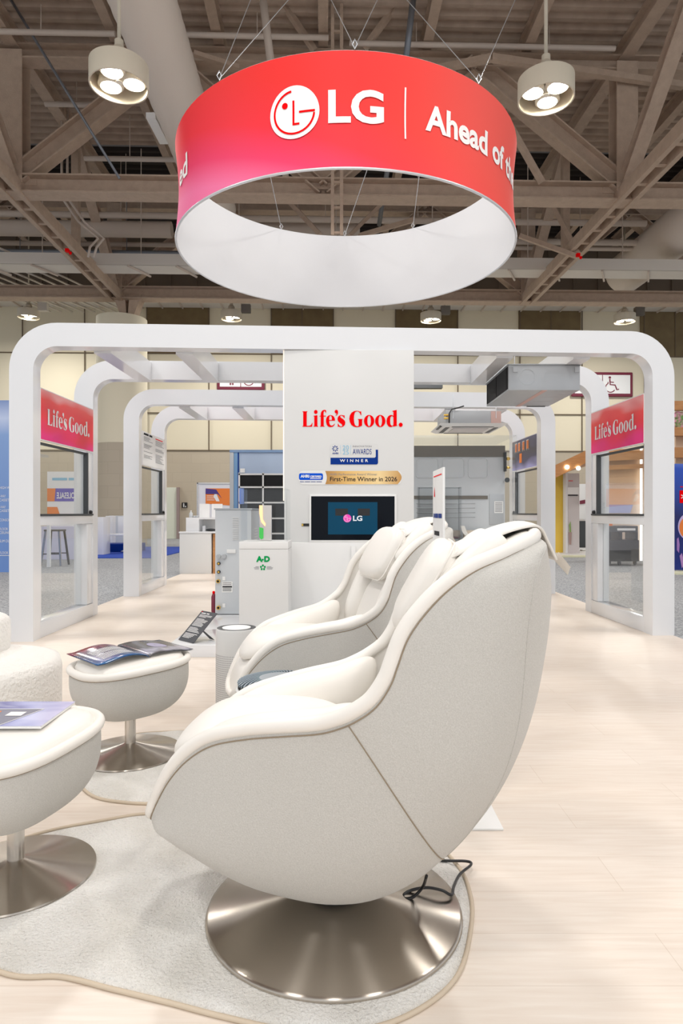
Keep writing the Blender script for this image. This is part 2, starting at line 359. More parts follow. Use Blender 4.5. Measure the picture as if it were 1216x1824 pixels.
# ------------------------------------------------------------------ the hall: floor, far wall, roof
struct('floor', MB().box(-2.88, 2.97, -3, 11.9, -.03, 0), M['plank'], rz=0)
struct('floor_carpet', MB().box(-30, 30, -12, 28, -.06, -.012), M['carpet'])
WY = 28.0
zl = HP(608, 803, WY)[2]; zt = HP(608, 551, WY)[2]; zb = HP(608, 632, WY)[2]
struct('wall_back', MB().box(-26, 26, WY, WY+.3, zl, zt), M['cream'])
struct('wall_back_lower', MB().box(-26, 26, WY-.02, WY+.28, -.06, zl), M['lower'])
mb = MB()
for (a, b) in ((483, 594), (705, 815), (923, 1033), (1139, 1250), (263, 373)):
    x0 = HP(a, 600, WY)[0]; x1 = HP(b, 600, WY)[0]; mb.box(x0, x1, WY-.05, WY, zb, zt)
struct('wall_back_brown_panels', mb, M['brown'])
mb = MB()
xs = [HP(483-221*k/1.0, 600, WY)[0] for k in range(-4, 5)]
for k in range(-8, 10):
    x = HP(483+110.5*k, 600, WY)[0]; mb.box(x-.02, x+.02, WY-.07, WY-.04, zl, zt)
for k in (1, 3, 5, 7):
    x = HP(483+110.5*(k-1)+55, 600, WY)[0]; mb.box(x-.015, x+.015, WY-.07, WY-.04, zb, zt)
for yy in (632, 737, 803):
    z = HP(608, yy, WY)[2]; mb.box(-26, 26, WY-.06, WY-.01, z-.02, z+.02)
struct('trim_1', mb, M['joint'])
struct('wall_upper_bulkhead', MB().box(-26, 26, 26.4, 26.5, zt-.02, 12.6), M['bulk'])
mb = MB()
for k in range(-24, 25): mb.box(k*1.02-.03, k*1.02+.03, 26.34, 26.4, zt, 12.25)
struct('trim_2', mb, M['bulk'])
mb = MB(); mb.box(-26, 26, 26.5, 28, zt, zt+.02)
struct('ceiling_soffit', mb, M['tray'])
mb = MB()
for k in range(-30, 31): mb.bar((k*.85, 26.5, zt-.03), (k*.85, 28, zt-.03), .05, .06)
struct('trim_3', mb, M['pipe'])
# corrugated deck
def deck(y0, y1, name, m):
    mb = MB(); pr = []; y = y0
    while y < y1:
        pr += [(y, 12.30), (y+.05, 12.40), (y+.18, 12.40), (y+.23, 12.30)]; y += .34
    v = [(x, a, b) for x in (-26, 26) for a, b in pr]; n = len(pr)
    mb.add(v, [(i, i+1, n+i+1, n+i) for i in range(n-1)])
    return struct(name, mb, m)
deck(-8, 20.2, 'ceiling', M['deck']); deck(20.2, 27, 'ceiling_far', M['deckshade'])

def truss(name, members, kind='structure'):
    o = hthing(name, None, None); o['kind'] = 'structure'
    for nm, a, b, w, h, sh in members:
        mb = MB()
        if sh == 'i': mb.ibeam(a, b, w, h)
        elif sh == 'd':                      # two channels with batten plates
            A, B = Vector(a), Vector(b); d = (B-A).normalized(); r = d.cross(Vector((0, 0, 1))).normalized()*(w/2-.06)
            mb.bar(A-r, B-r, .12, h); mb.bar(A+r, B+r, .12, h)
            n = int((B-A).length/.8)
            for k in range(n): p = A+d*(.4+k*.8); mb.bar(p-r, p+r, .12, h*.7)
        else: mb.bar(a, b, w, h)
        mb.build(nm, M['steelb'], o)
    return o
ZB, ZT = 8.62, 11.65
def xtruss(name, y):
    ms = [('bottom_chord', (-24, y, ZB), (24, y, ZB), .46, .42, 'i'), ('top_chord', (-24, y, ZT), (24, y, ZT), .4, .34, 'i')]
    nodes = [-21.3, -14.2, -7.1, 0, 7.1, 14.2, 21.3]
    for x in nodes:
        if x: ms.append(('vertical_post', (x, y, ZB), (x, y, ZT), .5, .45, 'i'))
        ms.append(('gusset_plate', (x-.5, y, ZB+.3), (x+.5, y, ZB+.3), .06, .55, 'b'))
    for x in (-14.2, -7.1, 7.1, 14.2):
        ms.append(('diagonal_brace', (x, y, ZB+.15), (x+3.55, y, ZT), .34, .42, 'i'))
        ms.append(('diagonal_brace', (x, y, ZB+.15), (x-3.55, y, ZT), .34, .42, 'i'))
    ms.append(('diagonal_brace', (-3.55, y, ZT), (0, y, ZB), .34, .3, 'i')); ms.append(('diagonal_brace', (3.55, y, ZT), (0, y, ZB), .34, .3, 'i'))
    return truss(name, ms)
xtruss('roof_truss', 15.3); xtruss('roof_truss', 22.7)
def ytruss(name, x):
    ms = [('bottom_chord', (x, 2, ZB-.1), (x, 22.7, ZB-.1), .46, .3, 'd'), ('top_chord', (x, 2, ZT+.3), (x, 22.7, ZT+.3), .3, .4, 'i')]
    for y0 in (7.9, 15.3):
        ms.append(('diagonal_brace', (x, y0+3.7, ZT+.1), (x, y0+7.4, ZB+.1), .3, .3, 'i'))
        ms.append(('diagonal_brace', (x, y0+3.7, ZT+.1), (x, y0, ZB+.1), .24, .24, 'b'))
        ms.append(('vertical_post', (x, y0+3.7, ZT+.1), (x, y0+3.7, ZB), .2, .2, 'b'))
    return truss(name, ms)
ytruss('longitudinal_truss', -7.1); ytruss('longitudinal_truss', 7.1)
pu = hthing('roof_purlins', None, None); pu['kind'] = 'structure'
for x in (-14.2, -11.8, -9.5, -4.75, -2.4, 0, 2.4, 4.75, 9.5, 11.8, 14.2):
    MB().ibeam((x, 2, 12.08), (x, 26.3, 12.08), .22, .42).build('purlin', M['steelb'], pu)
# slender braces
br = hthing('roof_bracing', None, None); br['kind'] = 'structure'
for a, b, w in (((984, 366), (1030, 452), .12), ((925, 420), (1028, 457), .12), ((875, 103), (1216, 153), .14), ((875, 103), (770, 125), .14),
                ((500, 0), (560, 90), .12), ((712, 0), (648, 88), .12), ((888, 190), (965, 325), .12), ((345, 95), (425, 120), .1), ((515, 360), (570, 418), .12), ((735, 392), (640, 420), .12), ((678, 364), (622, 420), .10)):
    pa, pb = HP(*a, 14.6), HP(*b, 15.0); 
    if a[1] > 300: pa, pb = HP(*a, 18.5), HP(*b, 18.0)
    MB().bar(pa, pb, w, w).build('brace', M['steelb'], br)
# ladder-like hanger in the middle
lt = hthing('roof_ladder_post', None, None); lt['kind'] = 'structure'
mb = MB(); q = 14.3
for px in (592, 608): a = HP(px, 420, q); mb.bar((a[0], q, a[2]), (a[0], q, 12.2), .07, .10)
z = HP(600, 415, q)[2]
while z < 12.1: mb.bar((HP(592, 0, q)[0], q, z), (HP(608, 0, q)[0], q, z), .06, .05); z += .55
mb.build('post', M['steelb'], lt)

# big ducts
def duct(name, label, a, b, r, cap_ribs=True):
    o = hthing(name, label, 'duct'); A, B = Vector(a), Vector(b); n = 90
    pts = [A+(B-A)*k/n for k in range(n+1)]; rr = [r+(.012 if k % 2 else 0) for k in range(n+1)]
    MB().tube(pts, rr, 40).build('duct_tube', M['duct'], o, smooth=True)
    return o
a = HP(255, 2, 11.3)
d1 = duct('round_duct', 'large round beige spiral duct beside the left high bay lamp', (a[0], 3, a[2]), (a[0], 19, a[2]), .56)
bx = HZP(268, 205, 9.6); MB().bar((bx[0]+.0, bx[1], bx[2]), (bx[0]+.05, bx[1]+1.0, bx[2]), .2, .12).build('white_bracket', M['paper'], d1)
a = HP(1100, 497, 24.5)
duct('round_duct', 'round beige duct at the upper right ending above the far truss', (a[0]+.0, 15, a[2]), (a[0], 24.0, a[2]), .70)
# cable tray
ty = 20.0
t = hthing('cable_tray', 'long pale cable tray running across below the dark roof', 'cable tray')
z0, z1 = HP(608, 476, ty)[2], HP(608, 456, ty)[2]
MB().box(-17, 17, ty, ty+.7, z0, z0+.03).box(-17, 17, ty-.02, ty+.02, z0, z1).box(-17, 17, ty+.7, ty+.74, z0, z1).build('tray_channel', M['tray'], t)
for k in range(-11, 12): MB().bar((k*1.45-.1, ty-.05, z0-.04), (k*1.45+.35, ty+.85, z0-.04), .05, .05).build('tray_rung', M['pipe'], t)
for k in range(-5, 6): MB().tube([(k*3.0+.4, ty+.3, z1), (k*3.0+.4, ty+.3, 12.3)], .015, 6).build('hanger_rod', M['pipe'], t)
# pipes running across
def pipe(label, px0, px1, py, y, r, m='pipe', grp=None):
    a, b = HP(px0, py, y), HP(px1, py, y)
    t = hthing('pipe', label, 'pipe', grp)
    mb = MB().tube([a, (b[0], b[1], a[2])], r, 12); mb.build('pipe_run', M[m], t, smooth=True, angle=.7)
    n = max(1, int((b[0]-a[0])/2.6))
    for k in range(n): x = a[0]+(k+.5)*(b[0]-a[0])/n; MB().tube([(x, y, a[2]+r*.9), (x, y, 12.3)], .012, 6).build('pipe_hanger', M[m], t)
pipe('slim pale pipe across the roof left of the high bay lamp', -60, 205, 55, 14.6, .06)
pipe('slim pale pipe across the roof between left lamp and ring sign', 330, 585, 62, 14.7, .06)
pipe('slim pale pipe across the roof above the right of the ring sign', 622, 1095, 77, 14.9, .06)
pipe('short pale pipe just under the left high bay lamp', 80, 192, 185, 17.2, .07)
pipe('pale pipe above the left end of the near truss chord', 150, 312, 282, 18.6, .07)
pipe('pale pipe just below the near truss chord, left of ring', -60, 318, 380, 20.6, .10)
pipe('thick beige pipe left of the ring, topmost fat one', -60, 306, 405, 20.9, .25)
pipe('thinner beige pipe below the fat pipe at left', -60, 320, 432, 22.0, .08)
pipe('lowest pale pipe above the cable tray at left', -60, 320, 447, 21.9, .08, 'pipeg')
pipe('pale pipe crossing inside the ring opening and on to the right', 330, 1150, 388, 20.6, .10)
pipe('beige pipe right of the ring in the dark roof bay', 915, 1150, 430, 21.6, .10)
pipe('lower beige pipe right of the ring above the tray', 915, 1150, 441, 21.9, .08)
pipe('short fat pipe showing low in the ring opening', 420, 640, 408, 21.2, .25)
t = hthing('conduit', 'thin grey conduit slanting down at the upper left corner', 'conduit')
MB().tube([HP(16, -6, 14.6), HP(213, 318, 14.9)], .03, 8).build('conduit_tube', M['pipeg'], t, smooth=True)
t = hthing('conduit', 'vertical grey conduit rising behind the top of the ring sign', 'conduit')
MB().tube([HP(736, -5, 14), HP(724, 95, 14), HP(690, 300, 17), HP(675, 400, 20)], .07, 10).build('conduit_tube', M['pipeg'], t, smooth=True)
t = hthing('conduit', 'pale vertical pipe above the ring sign, left of centre', 'conduit')
MB().tube([HP(468, -5, 13.5), HP(481, 104, 13.5), HP(510, 325, 17)], .085, 10).build('conduit_tube', M['pipe'], t, smooth=True)
for k in range(9):
    x = -9.0-.45*k
    tg = hthing('conduit', 'one of the parallel conduits under the roof at far left', 'conduit', 'parallel conduits at far left')
    MB().tube([(x+1.4, 27.2, 9.35), (x+.2, 23.0, 9.2), (x-1.2, 18.5, 9.0)], .035, 6).build('conduit_tube', M['tray'], tg, smooth=True)
for k, (x, s) in enumerate(((0, 'upper'), (10, 'lower'))):
    tg = hthing('conduit', '%s of the two bent pale conduits below the left truss' % s, 'conduit')
    MB().tube([tuple(HP(110+x, 352, 18)[:2])+(12.25,), HP(110+x, 352, 18), HP(140+x, 395, 18.2), HP(165+x, 416, 18.4), HP(175+x, 425, 18.5), HP(160+x*1.2, 440, 18.5), HP(157+x, 458, 18.5)], .035, 7).build('conduit_tube', M['pipe'], tg, smooth=True)
for px, py, lb in ((1030, 457, 'small red clamp at the brace joint right of the ring'), (121, 449, 'small red clamp on the left longitudinal chord')):
    c = HP(px, py, 17.4); tg = hthing('beam_clamp', lb, 'clamp')
    MB().box(c[0]-.06, c[0]+.03, c[1]-.05, c[1]+.05, c[2]-.0, c[2]+.08).build('clamp_body', M['red'], tg)
    MB().lathe([(.03, -.06), (.04, 0)], 12, (c[0]+.06, c[1], c[2])).build('clamp_bolt', M['red'], tg)

# round column with flared steel head
cc = HP(217, 600, 22.9); zc = HP(217, 569, 22.9)[2]; zs = HP(217, 787, 22.0)[2]
col = hthing('column', None, None); col['kind'] = 'structure'
MB().lathe([(.84, -.012), (.84, zs)], 48, (cc[0], 22.9, 0)).build('column_base', M['lower'], col, smooth=True, angle=.7)
MB().lathe([(.845, zs), (.845, zc)], 48, (cc[0], 22.9, 0)).build('column_shaft', M['cream'], col, smooth=True, angle=.7)
mb = MB()
for sx in (-1, 1): mb.prism([(-.5*sx, 8.6), (-.08*sx, 8.6), (-.02*sx, zc), (-.2*sx, zc)], -.25, .25, lambda x, y, h: (cc[0]+.25+x, 22.9+h, y))
mb.build('column_head', M['steelb'], col)
vf = fit_text('104', 186, 216, 0, None, .01)
v = []
for x, y in vf[0]:
    ang = (x-203)/FP*22/.85; v.append((cc[0]+.86*math.sin(ang-.12), 22.9-.86*math.cos(ang-.12), HP(200, 601, 22.06)[2]+y*22/FP))
MB().add(v, vf[1]).build('column_number', M['ink'], col)

# ------------------------------------------------------------------ high bay lamps
def lamp_proto(r=.39, h=.33):
    o = thing('high_bay_lamp', 'x', 'lamp')
    MB().lathe([(r*.30, h+.12), (r*.34, h+.02), (r*.72, h), (r, h-.04), (r, 0), (r-.02, 0), (r-.02, h-.07), (0.001, h-.05)], 48, cap=False).build('lamp_shade', M['lamp'], o, smooth=True, angle=.6)
    MB().lathe([(r*.32, h+.08), (r*.32, h+.14), (.06, h+.22), (.06, h+.3)], 24).build('lamp_cap', M['lamp'], o, smooth=True, angle=.6)
    MB().lathe([(r*.12, .06), (r*.12, h-.1)], 16).build('lamp_divider', M['lampi'], o, smooth=True, angle=.7)
    for k in range(3):
        a = PI/2+2*PI*k/3+.5; c = (r*.5*math.cos(a), r*.5*math.sin(a), 0)
        MB().lathe([(.14, .07), (.175, .10), (.16, .20), (.08, .28)], 24, c, cap=False).build('reflector', M['lampi'], o, smooth=True)
        MB().lathe([(.01, .10), (.12, .105), (.13, .14), (.08, .2)], 20, c).build('bulb', M['bulb'], o, smooth=True, angle=.7)
    return o
def put_lamp(o, px, py, Yc, label, grp, pw=150, top=12.40):
    c = P(px, py, Yc); o.location = c; tag(o, label, 'lamp', grp)
    L = top-(c[2]+.6)
    MB().tube([(0, 0, .6), (0, 0, .6+L)], .025, 10).build('hanging_rod', M['lamp'], o, smooth=True)
    area('lamp_light', (c[0], c[1], c[2]-.03), .7, pw)
lp = lamp_proto()
o = copy_tree(lp); put_lamp(o, 212, 155, 8.9, 'near high bay lamp at left, lit, beside the round duct', None, 150, 9.45); o.rotation_euler.z = .4
o = copy_tree(lp); put_lamp(o, 972, 178, 9.3, 'near high bay lamp at right, lit, right of the ring sign', None); o.rotation_euler.z = 1.2
for i, (px, py, s) in enumerate(((51, 571, 'leftmost of the far high bay lamps under the truss'), (412, 574, 'far high bay lamp second from left, under the ring sign edge'),
                                 (767, 577, 'far high bay lamp third from left, right of the tower line'), (1112, 579, 'rightmost of the far high bay lamps above the arch'))):
    o = lp if i == 0 else copy_tree(lp, None)
    if i == 0: pass
    else:
        for ch in list(o.children):
            if ch.name.startswith('hanging_rod'): bpy.data.objects.remove(ch)
    put_lamp(o, px, py-5, 24.6, s, None, 260)
    MB().box(.38, .72, -.1, .1, .25, .55).build('ballast_box', M['tray'], o)

# ------------------------------------------------------------------ ring sign
RX, RY, RR, RZ0, RZ1 = .046, 7.23, 1.83, 3.95, 4.92
def rrad(z):
    s = (z-RZ0)/(RZ1-RZ0); return RR*(1-.02*math.sin(PI*s))-.003
ring = thing('ring_sign', 'large round hanging red fabric sign with white lettering', 'sign', (RX, RY, RZ0))
def ring_mat():
    m = bpy.data.materials.new('ring_print'); m.use_nodes = True; nt = m.node_tree; N = nt.nodes.new; L = nt.links.new; b = nt.nodes['Principled BSDF']; b.inputs['Roughness'].default_value = .7
    tc = N('ShaderNodeTexCoord'); nz = N('ShaderNodeTexNoise'); nz.inputs['Scale'].default_value = .55; nz.inputs['Detail'].default_value = .5; sp = N('ShaderNodeSeparateXYZ')
    L(tc.outputs['Object'], sp.inputs[0]); L(tc.outputs['Object'], nz.inputs[0])
    # pink towards the lower left, coral to the right
    a = N('ShaderNodeMath'); a.operation = 'MULTIPLY_ADD'; a.inputs[1].default_value = -.38; L(sp.outputs['X'], a.inputs[0]); 
    c = N('ShaderNodeMath'); c.operation = 'MULTIPLY_ADD'; c.inputs[1].default_value = -1.05; c.inputs[2].default_value = .62; L(sp.outputs['Z'], c.inputs[0]); L(c.outputs[0], a.inputs[2])
    rp = N('ShaderNodeValToRGB'); els = rp.color_ramp.elements
    for _ in range(2): els.new(.5)
    for e, (p, cc_) in zip(els, ((.0, (.80, .015, .012)), (.42, (.83, .013, .03)), (.72, (.80, .03, .12)), (1.0, (.85, .16, .34)))): e.position = p; e.color = (*cc_, 1)
    L(a.outputs[0], rp.inputs[0])
    r2 = N('ShaderNodeMapRange'); r2.inputs['From Min'].default_value = .1; r2.inputs['From Max'].default_value = 1.7; r2.inputs['To Max'].default_value = .55; L(sp.outputs['X'], r2.inputs[0])
    ad = N('ShaderNodeMath'); ad.operation = 'MULTIPLY'; L(r2.outputs[0], ad.inputs[0]); L(nz.outputs[0], ad.inputs[1]); ad2 = N('ShaderNodeMath'); ad2.operation = 'MULTIPLY'; ad2.inputs[1].default_value = 1.7; L(ad.outputs[0], ad2.inputs[0])
    mx = N('ShaderNodeMix'); mx.data_type = 'RGBA'; mx.inputs[7].default_value = (.90, .16, .12, 1); L(ad2.outputs[0], mx.inputs[0]); L(rp.outputs[0], mx.inputs[6]); L(mx.outputs[2], b.inputs['Base Color'])
    return m
n = 96
MB().grid(lambda a, b: ((rrad(RZ0+b*(RZ1-RZ0)))*math.cos(2*PI*a), rrad(RZ0+b*(RZ1-RZ0))*math.sin(2*PI*a), b*(RZ1-RZ0)), n, 14, cu=True).build('printed_fabric', ring_mat(), ring, smooth=True)
MB().grid(lambda a, b: ((rrad(RZ0+b*(RZ1-RZ0))-.02)*math.cos(2*PI*a), (rrad(RZ0+b*(RZ1-RZ0))-.02)*math.sin(2*PI*a), b*(RZ1-RZ0)), n, 14, cu=True).build('inner_lining', M['ringw'], ring, smooth=True)
MB().tube([((RR-.012)*math.cos(2*PI*k/n), (RR-.012)*math.sin(2*PI*k/n), 0) for k in range(n)], .012, 8, closed=True).build('bottom_hoop', M['alu'], ring, smooth=True)
MB().tube([((RR-.012)*math.cos(2*PI*k/n), (RR-.012)*math.sin(2*PI*k/n), RZ1-RZ0) for k in range(n)], .007, 8, closed=True).build('top_hoop', M['alu'], ring, smooth=True)
def onring(phi0, vf, zc, off=.006):          # 2-D metres -> ring surface; phi0 degrees at x=0
    out = []
    for x, y in vf[0]:
        z = zc+y; r = rrad(z)+off; p = math.radians(phi0)+x/RR
        out.append((r*math.sin(p), -r*math.cos(p), z-RZ0))
    return MB().add(out, vf[1])
def densify(vf, it=2):                        # split long triangles so letters bend round the ring
    bm = bmesh.new(); vs_ = [bm.verts.new((x, y, 0)) for x, y in vf[0]]
    for q in vf[1]:
        try: bm.faces.new([vs_[i] for i in q])
        except ValueError: pass
    for _ in range(4):
        es = [e for e in bm.edges if e.calc_length() > .05]
        if not es: break
        bmesh.ops.subdivide_edges(bm, edges=es, cuts=1); bmesh.ops.triangulate(bm, faces=bm.faces)
    bm.verts.index_update(); v = [(p.co.x, p.co.y) for p in bm.verts]; f = [tuple(q.index for q in fc.verts) for fc in bm.faces]; bm.free(); return v, f
# emblem: white disc with the face cut out as printed lines
def thick(pts, w):
    L_, R_ = [], []
    for i, p in enumerate(pts):
        a = pts[max(i-1, 0)]; b = pts[min(i+1, len(pts)-1)]; dx, dy = b[0]-a[0], b[1]-a[1]; l = math.hypot(dx, dy) or 1
        L_.append((p[0]-dy/l*w/2, p[1]+dx/l*w/2)); R_.append((p[0]+dy/l*w/2, p[1]-dx/l*w/2))
    return L_+R_[::-1]
def emblem(r, cx=0, cy=0):
    arc = [(cx+.80*r*math.cos(math.radians(a)), cy+.80*r*math.sin(math.radians(a))) for a in range(97, 361, 6)]
    marks = [thick(arc, .075*r), [(cx+.20*r, cy-.04*r), (cx+.83*r, cy-.04*r), (cx+.83*r, cy+.04*r), (cx+.20*r, cy+.04*r)],
             [(cx-.06*r, cy+.45*r), (cx-.06*r, cy-.48*r), (cx+.22*r, cy-.48*r), (cx+.22*r, cy-.40*r), (cx+.02*r, cy-.40*r), (cx+.02*r, cy+.45*r)],
             ell(cx-.37*r, cy+.30*r, .12*r, .12*r, 16)]
    disc = fill2d([ell(cx, cy, r, r, 48)])
    V, F = [], []
    for mk in marks:
        v, f = fill2d([mk]); k = len(V); V += v; F += [tuple(i+k for i in q) for q in f]
    return disc, (V, F)
d_, m_ = emblem(.222)
zc = 4.455
onring(-14.3, densify(d_), zc).build('emblem_disc', M['ringt'], ring, smooth=True)
onring(-14.3, densify(m_), zc, .010).build('emblem_lines', M['red'], ring, smooth=True)
mb = onring(-5.0, densify(fit_text('LG', 0, .475, -.14, .14, .028)), zc+.02, .006); mb.build('lettering', M['ringt'], ring)
onring(15.8, densify(([(-.007, -.215), (.007, -.215), (.007, .215), (-.007, .215)], [(0, 1, 2, 3)])), zc, .006).build('divider_line', M['ringt'], ring)
onring(21.8, densify(fit_text('Ahead of the', 0, 1.56, -.105, .125, .03)), zc, .006).build('lettering', M['ringt'], ring)
onring(-68.5, densify(fit_text('ed', 0, .33, -.105, .115, .02)), zc, .006).build('lettering', M['ringt'], ring)
# hanging wires with shackles
for i, (phi, tgt) in enumerate(((-38, [(548, -40), (470, -60)]), (2, [(560, -60), (700, -60)]), (40, [(672, -60), (935, -40)]),
                                (150, [(753, 260)]), (180, [(668, 260)]), (-152, [(470, 260)]))):
    a = Vector((RR*math.sin(math.radians(phi)), -RR*math.cos(math.radians(phi)), RZ1-RZ0+.02))
    mb = MB()
    for tp in tgt:
        e = Vector(P(tp[0], tp[1], 7.0 if len(tgt) > 1 else 5.9))-Vector((RX, RY, RZ0)); 
        d = e-a; e = a+d*((12.0-RZ0-a.z)/d.z if len(tgt) > 1 else ((7.6-RZ0-a.z)/d.z)) if d.z > .05 else e
        mb.tube([a, e], .004, 5)
    mb.build('suspension_wire', M['wire'], ring)
    MB().tube([a+Vector((0, 0, -.01)), a+Vector((.02, 0, .03)), a+Vector((0, 0, .07)), a+Vector((-.02, 0, .03))], .007, 6, closed=True).build('shackle', M['chrome'], ring)

# ------------------------------------------------------------------ portal frames
ZTOP, LW, FT = 2.72, .20, .15
def frame_pts(k):
    return [((-2.625, 5.57), (2.782, 5.85)), ((-2.638, 6.95), (2.748, 7.20)), ((-2.653, 8.57), (2.70, 8.86)), ((-2.667, 9.87), (2.665, 10.2))][k]
FR = []
names = ['nearest tall white arch with rounded corners spanning the booth', 'second white arch from the front, behind the nearest one', 'third white arch from the front, further back in the booth', 'rearmost and smallest-looking white arch of the booth']
for k in range(4):
    (xl, yl), (xr, yr) = frame_pts(k); A = Vector((xl, yl, 0)); B = Vector((xr, yr, 0)); u = (B-A).normalized(); W = (B-A).length; nrm = Vector((-u.y, u.x, 0))
    o = thing('portal_arch', names[k], 'arch', (xl, yl, 0), math.atan2(u.y, u.x), 'white portal arches of the booth')
    ro, ri = .40, .20; out = [(-LW, 0)]; inn = [(0, 0)]
    S_ = 12
    out += [(-LW+ro-ro*math.cos(PI/2*i/S_), ZTOP-ro+ro*math.sin(PI/2*i/S_)) for i in range(S_+1)]; inn += [(ri-ri*math.cos(PI/2*i/S_), ZTOP-LW-ri+ri*math.sin(PI/2*i/S_)) for i in range(S_+1)]
    out += [(W+LW-ro+ro*math.sin(PI/2*i/S_), ZTOP-ro+ro*math.cos(PI/2*i/S_)) for i in range(S_+1)]; inn += [(W-ri+ri*math.sin(PI/2*i/S_), ZTOP-LW-ri+ri*math.cos(PI/2*i/S_)) for i in range(S_+1)]
    out.append((W+LW, 0)); inn.append((W, 0))
    mb = MB(); n = len(out)
    v = [(x, 0, z) for x, z in out]+[(x, 0, z) for x, z in inn]+[(x, FT, z) for x, z in out]+[(x, FT, z) for x, z in inn]
    f = []
    for i in range(n-1): f += [(i, i+1, n+i+1, n+i), (2*n+i, 3*n+i, 3*n+i+1, 2*n+i+1), (i, 2*n+i, 2*n+i+1, i+1), (n+i, n+i+1, 3*n+i+1, 3*n+i)]
    f += [(0, n, 3*n, 2*n), (n-1, 3*n-1, 4*n-1, 2*n-1)]
    mb.add(v, f).build('arch_body', M['white'], o, smooth=True, angle=.5)
    FR.append((A, B, u, nrm, W))
# roof slats between arch 1-2 and 3-4
for (a, b, s) in ((0, 2 - 1, 'front'), (2, 3, 'rear')):
    for xo, nm in ((-2.10, 'outer left'), (-1.39, 'inner left'), (1.48, 'inner right'), (2.19, 'outer right')):
        y0 = FR[a][0].y+(xo+2.6)*.05+FT; y1 = FR[b][0].y+(xo+2.6)*.05
        tag(MB().box(-.075, .075, y0+.004, y1-.004, -.1, .1).build('roof_slat', M['white'], loc=(xo, 0, 2.60)), '%s white roof slat joining the %s pair of arches' % (nm, s), 'roof slat', 'white roof slats')

def lg_prints(name): 
    m = blend_mat(name, [(0, (.85, .0, .22)), (.25, (.85, .0, .10)), (.5, (.85, .012, .03)), (.8, (.88, .05, .05)), (1, (.90, .35, .35))], 'Z', .35, 2.2, .9); return m
M['print'] = lg_prints('red_gradient_print')
def side_panel(i, j, side, label, kind):
    s = -1 if side == 'L' else 1
    A0, B0 = FR[i][0], FR[i][1]; A1, B1 = FR[j][0], FR[j][1]
    p = (A0 if s < 0 else B0)+FR[i][3]*FT; q = (A1 if s < 0 else B1)
    d = (q-p); Ln = d.length; d.normalize()
    o = thing('window_wall_panel', label, 'window panel', (p.x, p.y, 0), math.atan2(d.y, d.x), 'window wall panels between the arches')
    # local x along depth, local y: + is left (-X world).  outward direction:
    w = 1 if s < 0 else -1
    def B(x0, x1, y0, y1, z0, z1, nm, m, bev=.004, par=o):
        a, b = sorted((w*y0, w*y1)); return MB().box(x0, x1, a, b, z0, z1).build(nm, m, par, bevel=bev)
    B(0, Ln, 0, .14, 0, .14, 'bottom_rail', M['white']); B(0, Ln, 0, .12, .985, 1.07, 'sill_rail', M['white'])
    B(0, .045, .01, .12, .14, .985, 'jamb', M['white']); B(Ln-.14, Ln, .01, .12, .14, .985, 'jamb', M['white'])
    B(Ln-.14, Ln, .01, .12, 1.085, 1.73, 'jamb', M['white'])
    B(.045, Ln-.14, .07, .076, .14, .985, 'lower_pane', M['glass'], 0)
    B(0, Ln-.02, -.012, .03, 1.07, 1.088, 'window_sill_bar', M['dark'], 0)
    B(0, Ln-.14, .02, .04, 1.70, 1.722, 'window_frame_bar', M['dark'], 0); B(Ln-.165, Ln-.14, -.004, .04, 1.088, 1.72, 'window_frame_bar', M['dark'], 0)
    B(0, Ln-.16, .028, .034, 1.088, 1.70, 'window_pane', M['glass'], 0)
    k = MB().lathe([(.017, 0), (.022, .02), (.012, .035)], 12); kb = k.build('window_knob', M['black'], o, smooth=True); kb.location = (Ln-.07, 0, 1.088)
    sg = B(0, Ln-.015, -.004, .02, 1.735, 2.195, 'sign_board', M['paper'], 0)
    fc = B(0.002, Ln-.017, -.0075, -.0045, 1.745, 2.185, 'sign_print', M['print'] if kind == 'lg' else (M['paper'] if kind == 'text' else M['house_print']), 0, sg)
    yy = w*-.010
    flip = (s > 0)                              # right wall is read from the other direction
    def F(x, z): return ((Ln-x) if flip else x, yy, z)
    if kind == 'lg':
        lay(serif2d(.12, Ln-.13, 1.885, 2.04), F).build('lettering', M['white'], sg)
    elif kind == 'text':
        rnd = random.Random(4); mb = MB(); 
        for c0, c1 in ((.06, .5), (.62, 1.08)):
            z = 2.12
            while z > 1.80:
                l = rnd.uniform(.5, 1)*(c1-c0); mb.quad(F(c0, z), F(c0+l, z), F(c0+l, z+.006), F(c0, z+.006)); z -= .016 if rnd.random() < .8 else .05
        mb.build('printed_lines', M['greyink'], sg)
        lay(fit_text('#6 4', .06, .46, 2.14), F).build('heading_text', M['ink'], sg)
        mb = MB(); mb.quad(F(.62, 2.145), F(1.0, 2.145), F(1.0, 2.158), F(.62, 2.158)); mb.build('red_heading_rule', M['red'], sg)
    else:
        mb = MB()
        for gx in (.18, .34, .55, .75): mb.quad(F(gx, 2.02), F(gx+.1, 2.02), F(gx+.1, 2.14), F(gx, 2.14))
        mb.quad(F(.40, 1.84), F(.52, 1.84), F(.52, 1.98), F(.40, 1.98))
        mb.build('printed_windows', M['orange'], sg)
        mb = MB()
        for gx in (.17, .33, .54, .74):
            for (a, b, c, d2) in ((gx, gx+.01, 2.0, 2.15), (gx+.1, gx+.11, 2.0, 2.15), (gx, gx+.11, 2.14, 2.15), (gx+.05, gx+.055, 2.0, 2.15)): mb.quad(F(a, c), F(b, c), F(b, d2), F(a, d2))
        mb.build('printed_outlines', M['paper'], sg)
    return o
M['house_print'] = blend_mat('house_print', [(0, (.35, .35, .65)), (.3, (.05, .05, .12)), (.6, (.04, .04, .07)), (1, (.07, .08, .2))], 'Z', .35, 2.5, .6)
side_panel(0, 1, 'L', 'front left window panel under a red slogan sign', 'lg')
